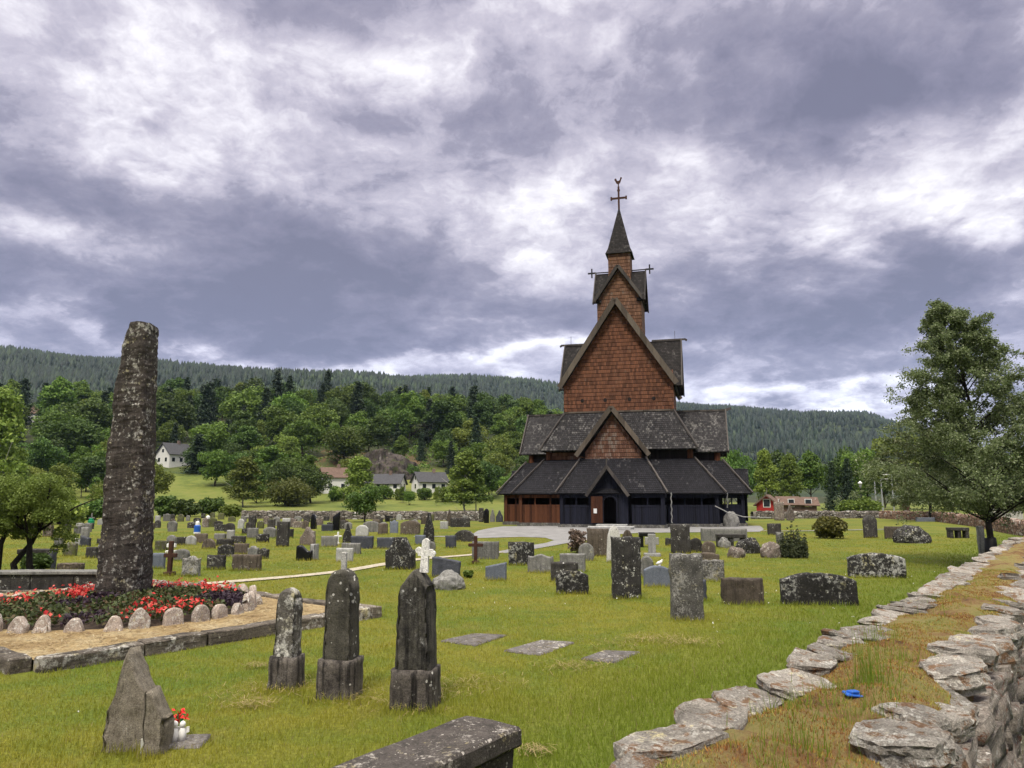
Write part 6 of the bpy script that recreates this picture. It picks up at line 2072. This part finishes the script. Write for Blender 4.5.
shrub(287, 480, 506, 58, 'olive', "big rounded olive green shrub in the green field", n=6000, ls=.45, seed=61)
shrub(231, 504, 517, 24, 'pale', "small rounded light green bush by the wall end", n=3000, ls=.25, seed=62)
for k, (x, yt, yb, w_, lab) in enumerate(((165, 494, 517, 30, "dark green shrub just past the standing stone edge"), (186, 497, 517, 30, "dark green shrub in the middle of the hedge row"), (210, 496, 516, 34, "dark green shrub at the hedge row's end by the light bush"), (92, 500, 520, 40, "dark green shrub beyond the green lantern"), (60, 497, 524, 50, "tall green shrub behind the gnarled tree's crown"))):
    shrub(x, yt, yb, w_, 'deep' if k < 4 else 'pale', lab, n=3500, ls=.35, seed=70 + k, group=None)
for k, (x, yt, yb, w_, lm_, lab) in enumerate(((346, 486, 500, 16, 'olive', "low olive bush in front of the two storey house's birch"), (384, 485, 499, 24, 'mid', "green bush before the low white house's windows"), (400, 487, 500, 14, 'pale', "pale bush between the two white houses under the rock"),
        (425, 487, 500, 18, 'mid', "green bush before the bright gable house"), (446, 484, 502, 22, 'pale', "pale bush between the gable house and the conic birch"), (335, 485, 501, 18, 'mid', "green bush below the two storey house"),
        (368, 462, 477, 16, 'deep', "dark bush at the foot of the rock face"), (392, 458, 474, 18, 'mid', "green bush growing across the middle of the rock face"), (412, 462, 478, 18, 'deep', "dark bush at the end of the rock face"), (346, 455, 475, 22, 'pale', "pale bush at the edge of the brown heath slope"))):
    shrub(x, yt, yb, w_, lm_, lab, n=2500, ls=.4, seed=120 + k)
shrub(28, 465, 500, 40, 'light', "bright yellow flowering shrub behind the gnarled tree", n=4500, ls=.35, seed=77)
shrub(105, 480, 506, 50, 'olive', "sprawling olive bush on the meadow by the standing stone", n=4000, ls=.35, seed=78)
shrub(795, 517, 557.5, 38, 'jun', "dark bushy juniper with upright tips among the gravestones", "juniper_bush", n=9000, ls=.075, seed=63, kind='plume')
shrub(831, 515, 538.5, 33, 'gold', "gold green rounded bush on the lawn near the lamp post", n=6000, ls=.13, seed=64)
shrub(577, 524, 553, 24, 'brownf', "brown twiggy bush with pale blossom beside the block gravestone", n=2200, ls=.09, seed=65)
shrub(861, 497, 517, 42, 'mid', "large clipped round green bush behind the lamp post", n=6000, ls=.3, seed=66)
shrub(35, 553, 573, 30, 'deep', "low dark bush under the long stone bar", n=3500, ls=.10, seed=67)
shrub(468, 570, 578, 10, 'mid', "small green plant at the foot of the leaning slate", "plant", n=400, ls=.10, seed=68, cat="plant")

# gnarled small tree at the near edge of the churchyard
gp = G(14, 583)
gn = empty("apple_tree", gp, 0, "gnarled many stemmed tree with yellow green leaves beside the stone bench wall", "tree")
rg = np.random.default_rng(5)
mb = MB(); tips = []
for k, (bx, tx, h) in enumerate(((-.75, -.95, 1.5), (-.35, -.2, 1.6), (.05, .5, 1.5), (.42, .3, 1.35), (-1.1, -1.5, 1.4))):
    P3 = [Vector((bx, rg.normal() * .12, -.1)), Vector((bx + rg.normal() * .08, rg.normal() * .1, .45)), Vector((bx * .5 + tx * .5 + rg.normal() * .1, rg.normal() * .15, .95)), Vector((tx, rg.normal() * .2, h))]
    mb.tube(P3, [.10, .075, .06, .035], 8)
    for q in range(5):
        e = P3[3] + Vector((rg.normal() * .55, rg.normal() * .5, rg.uniform(.1, .9))); mb.tube([P3[2].lerp(P3[3], rg.random()), P3[3].lerp(e, .5), e], [.03, .02, .008], 5); tips.append(np.array(e))
mb.build("trunk", DBARK, gn, smooth=True, uv=False)
bl = [(t_, rg.uniform(.22, .40)) for t_ in tips] + ellip_blobs(rg, 70, 1.55, .88, 1.85, .26) + [(np.array([1.0 + rg.normal() * .15, rg.normal() * .3, 1.25 + rg.normal() * .15]), .2) for _ in range(5)]
C, d_ = crown_pts(rg, bl, 42000); V, Fq = quads(C, .058, rg, .4, .65, d_ * .6)
mesh_np("crown", V, Fq, LM['light'], gn)

# ------------------------------------------------------------------ the two birches on the lawn
def big_birch(p, H, W, seed, label, n_spray, per, ls, guard, topx, low):
    root = empty("birch_tree", p, 0, label, "tree")
    rg = np.random.default_rng(seed)
    mb = MB(); npt = 9
    line = [Vector((topx * (i / npt) ** 2.4 + rg.normal() * .03, rg.normal() * .03, -.2 + (H * .93 + .2) * i / npt)) for i in range(npt + 1)]
    mb.tube(line, [H * .0115 * (1.3 if i == 0 else 1) * (1 - .9 * i / npt) + .006 for i in range(npt + 1)], 10)
    sprays = []
    for k in range(n_spray):          # boughs, each carrying its own twigs and leaf masses
        z = low + (.99 - low) * ((k + rg.uniform(0, .9)) / n_spray) ** 1.05
        env = W / 2 * (min(1, (1.03 - z) / .66)) ** .86 * (1 if z > .30 else .85 + .15 * (z - low) / (.30 - low + 1e-6))
        a = k * 2.399 + rg.uniform(-.5, .5); L = env * rg.uniform(.62, 1.10)
        f = max(.17 + .05 * rg.random(), z - .16 * L / (W / 2)) * npt; i0 = min(npt - 1, int(f)); b0 = line[i0].lerp(line[i0 + 1], f - i0)
        e = Vector((b0.x * .7 + topx * .3 * z + math.cos(a) * L, math.sin(a) * L, H * (z - .02 + .04 * rg.random())))
        mid = b0.lerp(e, .55) + Vector((0, 0, .12 * L))
        mb.tube([b0, mid, e], [.034 * (1 - z) + .012, .016, .005], 5)
        for q in range(10):
            tt = rg.uniform(.28, 1.0); c0 = (b0.lerp(mid, tt / .55) if tt < .55 else mid.lerp(e, (tt - .55) / .45))
            dd = Vector((math.cos(a + rg.normal() * .9), math.sin(a + rg.normal() * .9), rg.normal() * .35 - .05)); tl = (.22 + .30 * L) * rg.uniform(.35, 1.0) * (1.15 - .4 * z)
            c1 = c0 + dd * tl; mb.tube([c0, c1], [.007, .002], 4)
            for s_ in range(3): sprays.append((np.array(c0.lerp(c1, .3 + .38 * s_)), .17 * (1.2 - .5 * z) * rg.uniform(.6, 1.3)))
    mb.build("trunk", DBARK, root, smooth=True, uv=False)
    Cs = []
    for c, r_ in sprays:
        m_ = max(6, int(per * rg.uniform(.4, 1.5)))
        q = c + rg.normal(size=(m_, 3)) * np.array([r_ * .55, r_ * .55, r_ * .42]); q[:, 2] -= rg.exponential(r_ * .4, m_)
        Cs.append(q)
    C = np.concatenate(Cs); V, Fq = quads(C, ls, rg, .2, .78)
    mesh_np("crown", V, Fq, LM['birch'], root)
    if guard:
        MB().tube([(0, 0, -.1), (0, 0, .45), (.0, 0, .84), (-.01, 0, .86)], [.20, .18, .16, .10], 14).build("trunk_guard", M['blackmetal'], root, smooth=True)


bp = AT(992.5, 562, 23.5); bp.z = gz(bp.x, bp.y)
big_birch(bp, AT(965, 297, 23.5).z - bp.z, 6.5, 3, "nearest birch with an open airy crown and a black wrapped trunk", 84, 64, .062, True, -.70, .235)
fp = G(932, 521); 
big_birch(fp, AT(930, 392, fp.y).z - fp.z, 84 * camdepth(fp) / F, 9, "farther birch whose dark trunk stands before the reddish wall", 44, 40, .16, False, -.2, .10)

# ------------------------------------------------------------------ distant forest on the hills
n = 46000
th = rng.uniform(-.72, .66, n); u = rng.uniform(0, 1, n)
rh = np.interp(th, [-0.8, -0.2, 0.3, 0.8], [1500, 1700, 2300, 2400])
r = np.sqrt(700 ** 2 + u * ((rh * 1.02) ** 2 - 700 ** 2))
X, Y = r * np.sin(th), r * np.cos(th); Z = terrain(X, Y)
clear = np.sin(X * .011 + 2 * np.sin(Y * .004)) * np.sin(Y * .013 + 1.7) > .93
X, Y, Z, r = X[~clear], Y[~clear], Z[~clear], r[~clear]; n = len(X)
Hh = rng.uniform(5, 17, n) * (.75 + .5 * (np.sin(X * .02) * np.sin(Y * .017) * .5 + .5)); Wd = np.maximum(Hh, 8) * rng.uniform(.15, .36, n)
a0 = rng.uniform(0, 6.28, n); k = 5
base = [np.stack([X + np.cos(a0 + 2 * np.pi * i / k) * Wd, Y + np.sin(a0 + 2 * np.pi * i / k) * Wd, Z + Hh * .12], -1) for i in range(k)]
mid_ = [np.stack([X + np.cos(a0 + 2 * np.pi * (i + .5) / k) * Wd * .62, Y + np.sin(a0 + 2 * np.pi * (i + .5) / k) * Wd * .62, Z + Hh * .55], -1) for i in range(k)]
top_ = np.stack([X, Y, Z + Hh], -1)
V = np.stack(base + mid_ + [top_], 1).reshape(-1, 3)
tri = []
for i in range(k):
    j = (i + 1) % k
    tri += [[i, j, k + i], [j, k + j, k + i], [k + i, k + j, 2 * k]]
Fq = (np.arange(n)[:, None, None] * (2 * k + 1) + np.array(tri)[None]).reshape(-1, 3)
LM['far'] = leaf_mat("distant conifers", (.005, .012, .008), (.013, .026, .015), (.030, .044, .020), 0, 0)
t = NT(LM['far'].node_tree); b_ = t.n["Principled BSDF"]
src = b_.inputs["Base Color"].links[0].from_socket
P = t.new("ShaderNodeNewGeometry").outputs["Position"]
pn = t.math('ADD', t.math('MULTIPLY', t.noise(P, .006, 5, .6), .6), t.math('MULTIPLY', t.noise(P, .03, 4, .6), .4))
t.put(b_.inputs["Base Color"], t.mix(t.step(pn, .50, .62), src, t.mix(1.0, src, (2.1, 2.0, 1.3), 'MULTIPLY')))     # stands of broadleaf among the spruce
tag(mesh_np("distant_forest", V, Fq, LM['far']), kind="stuff")

# ------------------------------------------------------------------ air
HAZE = True
if HAZE:
    hz = MB().box(-3300, 3300, -80, 4300, -6, 620).build("haze", None, None, uv=False) if False else None
    me = bpy.data.meshes.new("haze")
    m = MB().box(-3400, 3400, -60, 4400, -3, 640)
    me.from_pydata(m.v, [], m.f)
    bm = bmesh.new(); bm.from_mesh(me); bmesh.ops.remove_doubles(bm, verts=bm.verts, dist=.01); bmesh.ops.recalc_face_normals(bm, faces=bm.faces); bm.to_mesh(me); bm.free()
    hmat = bpy.data.materials.new("haze"); hmat.use_nodes = True
    nt = hmat.node_tree; nt.nodes.clear()
    out = nt.nodes.new("ShaderNodeOutputMaterial"); pv_ = nt.nodes.new("ShaderNodeVolumePrincipled")
    pv_.inputs["Color"].default_value = (.50, .70, 1.0, 1); pv_.inputs["Density"].default_value = .00005
    nt.links.new(pv_.outputs[0], out.inputs["Volume"])
    me.materials.append(hmat)
    tag(link_me("haze", me), kind="stuff")
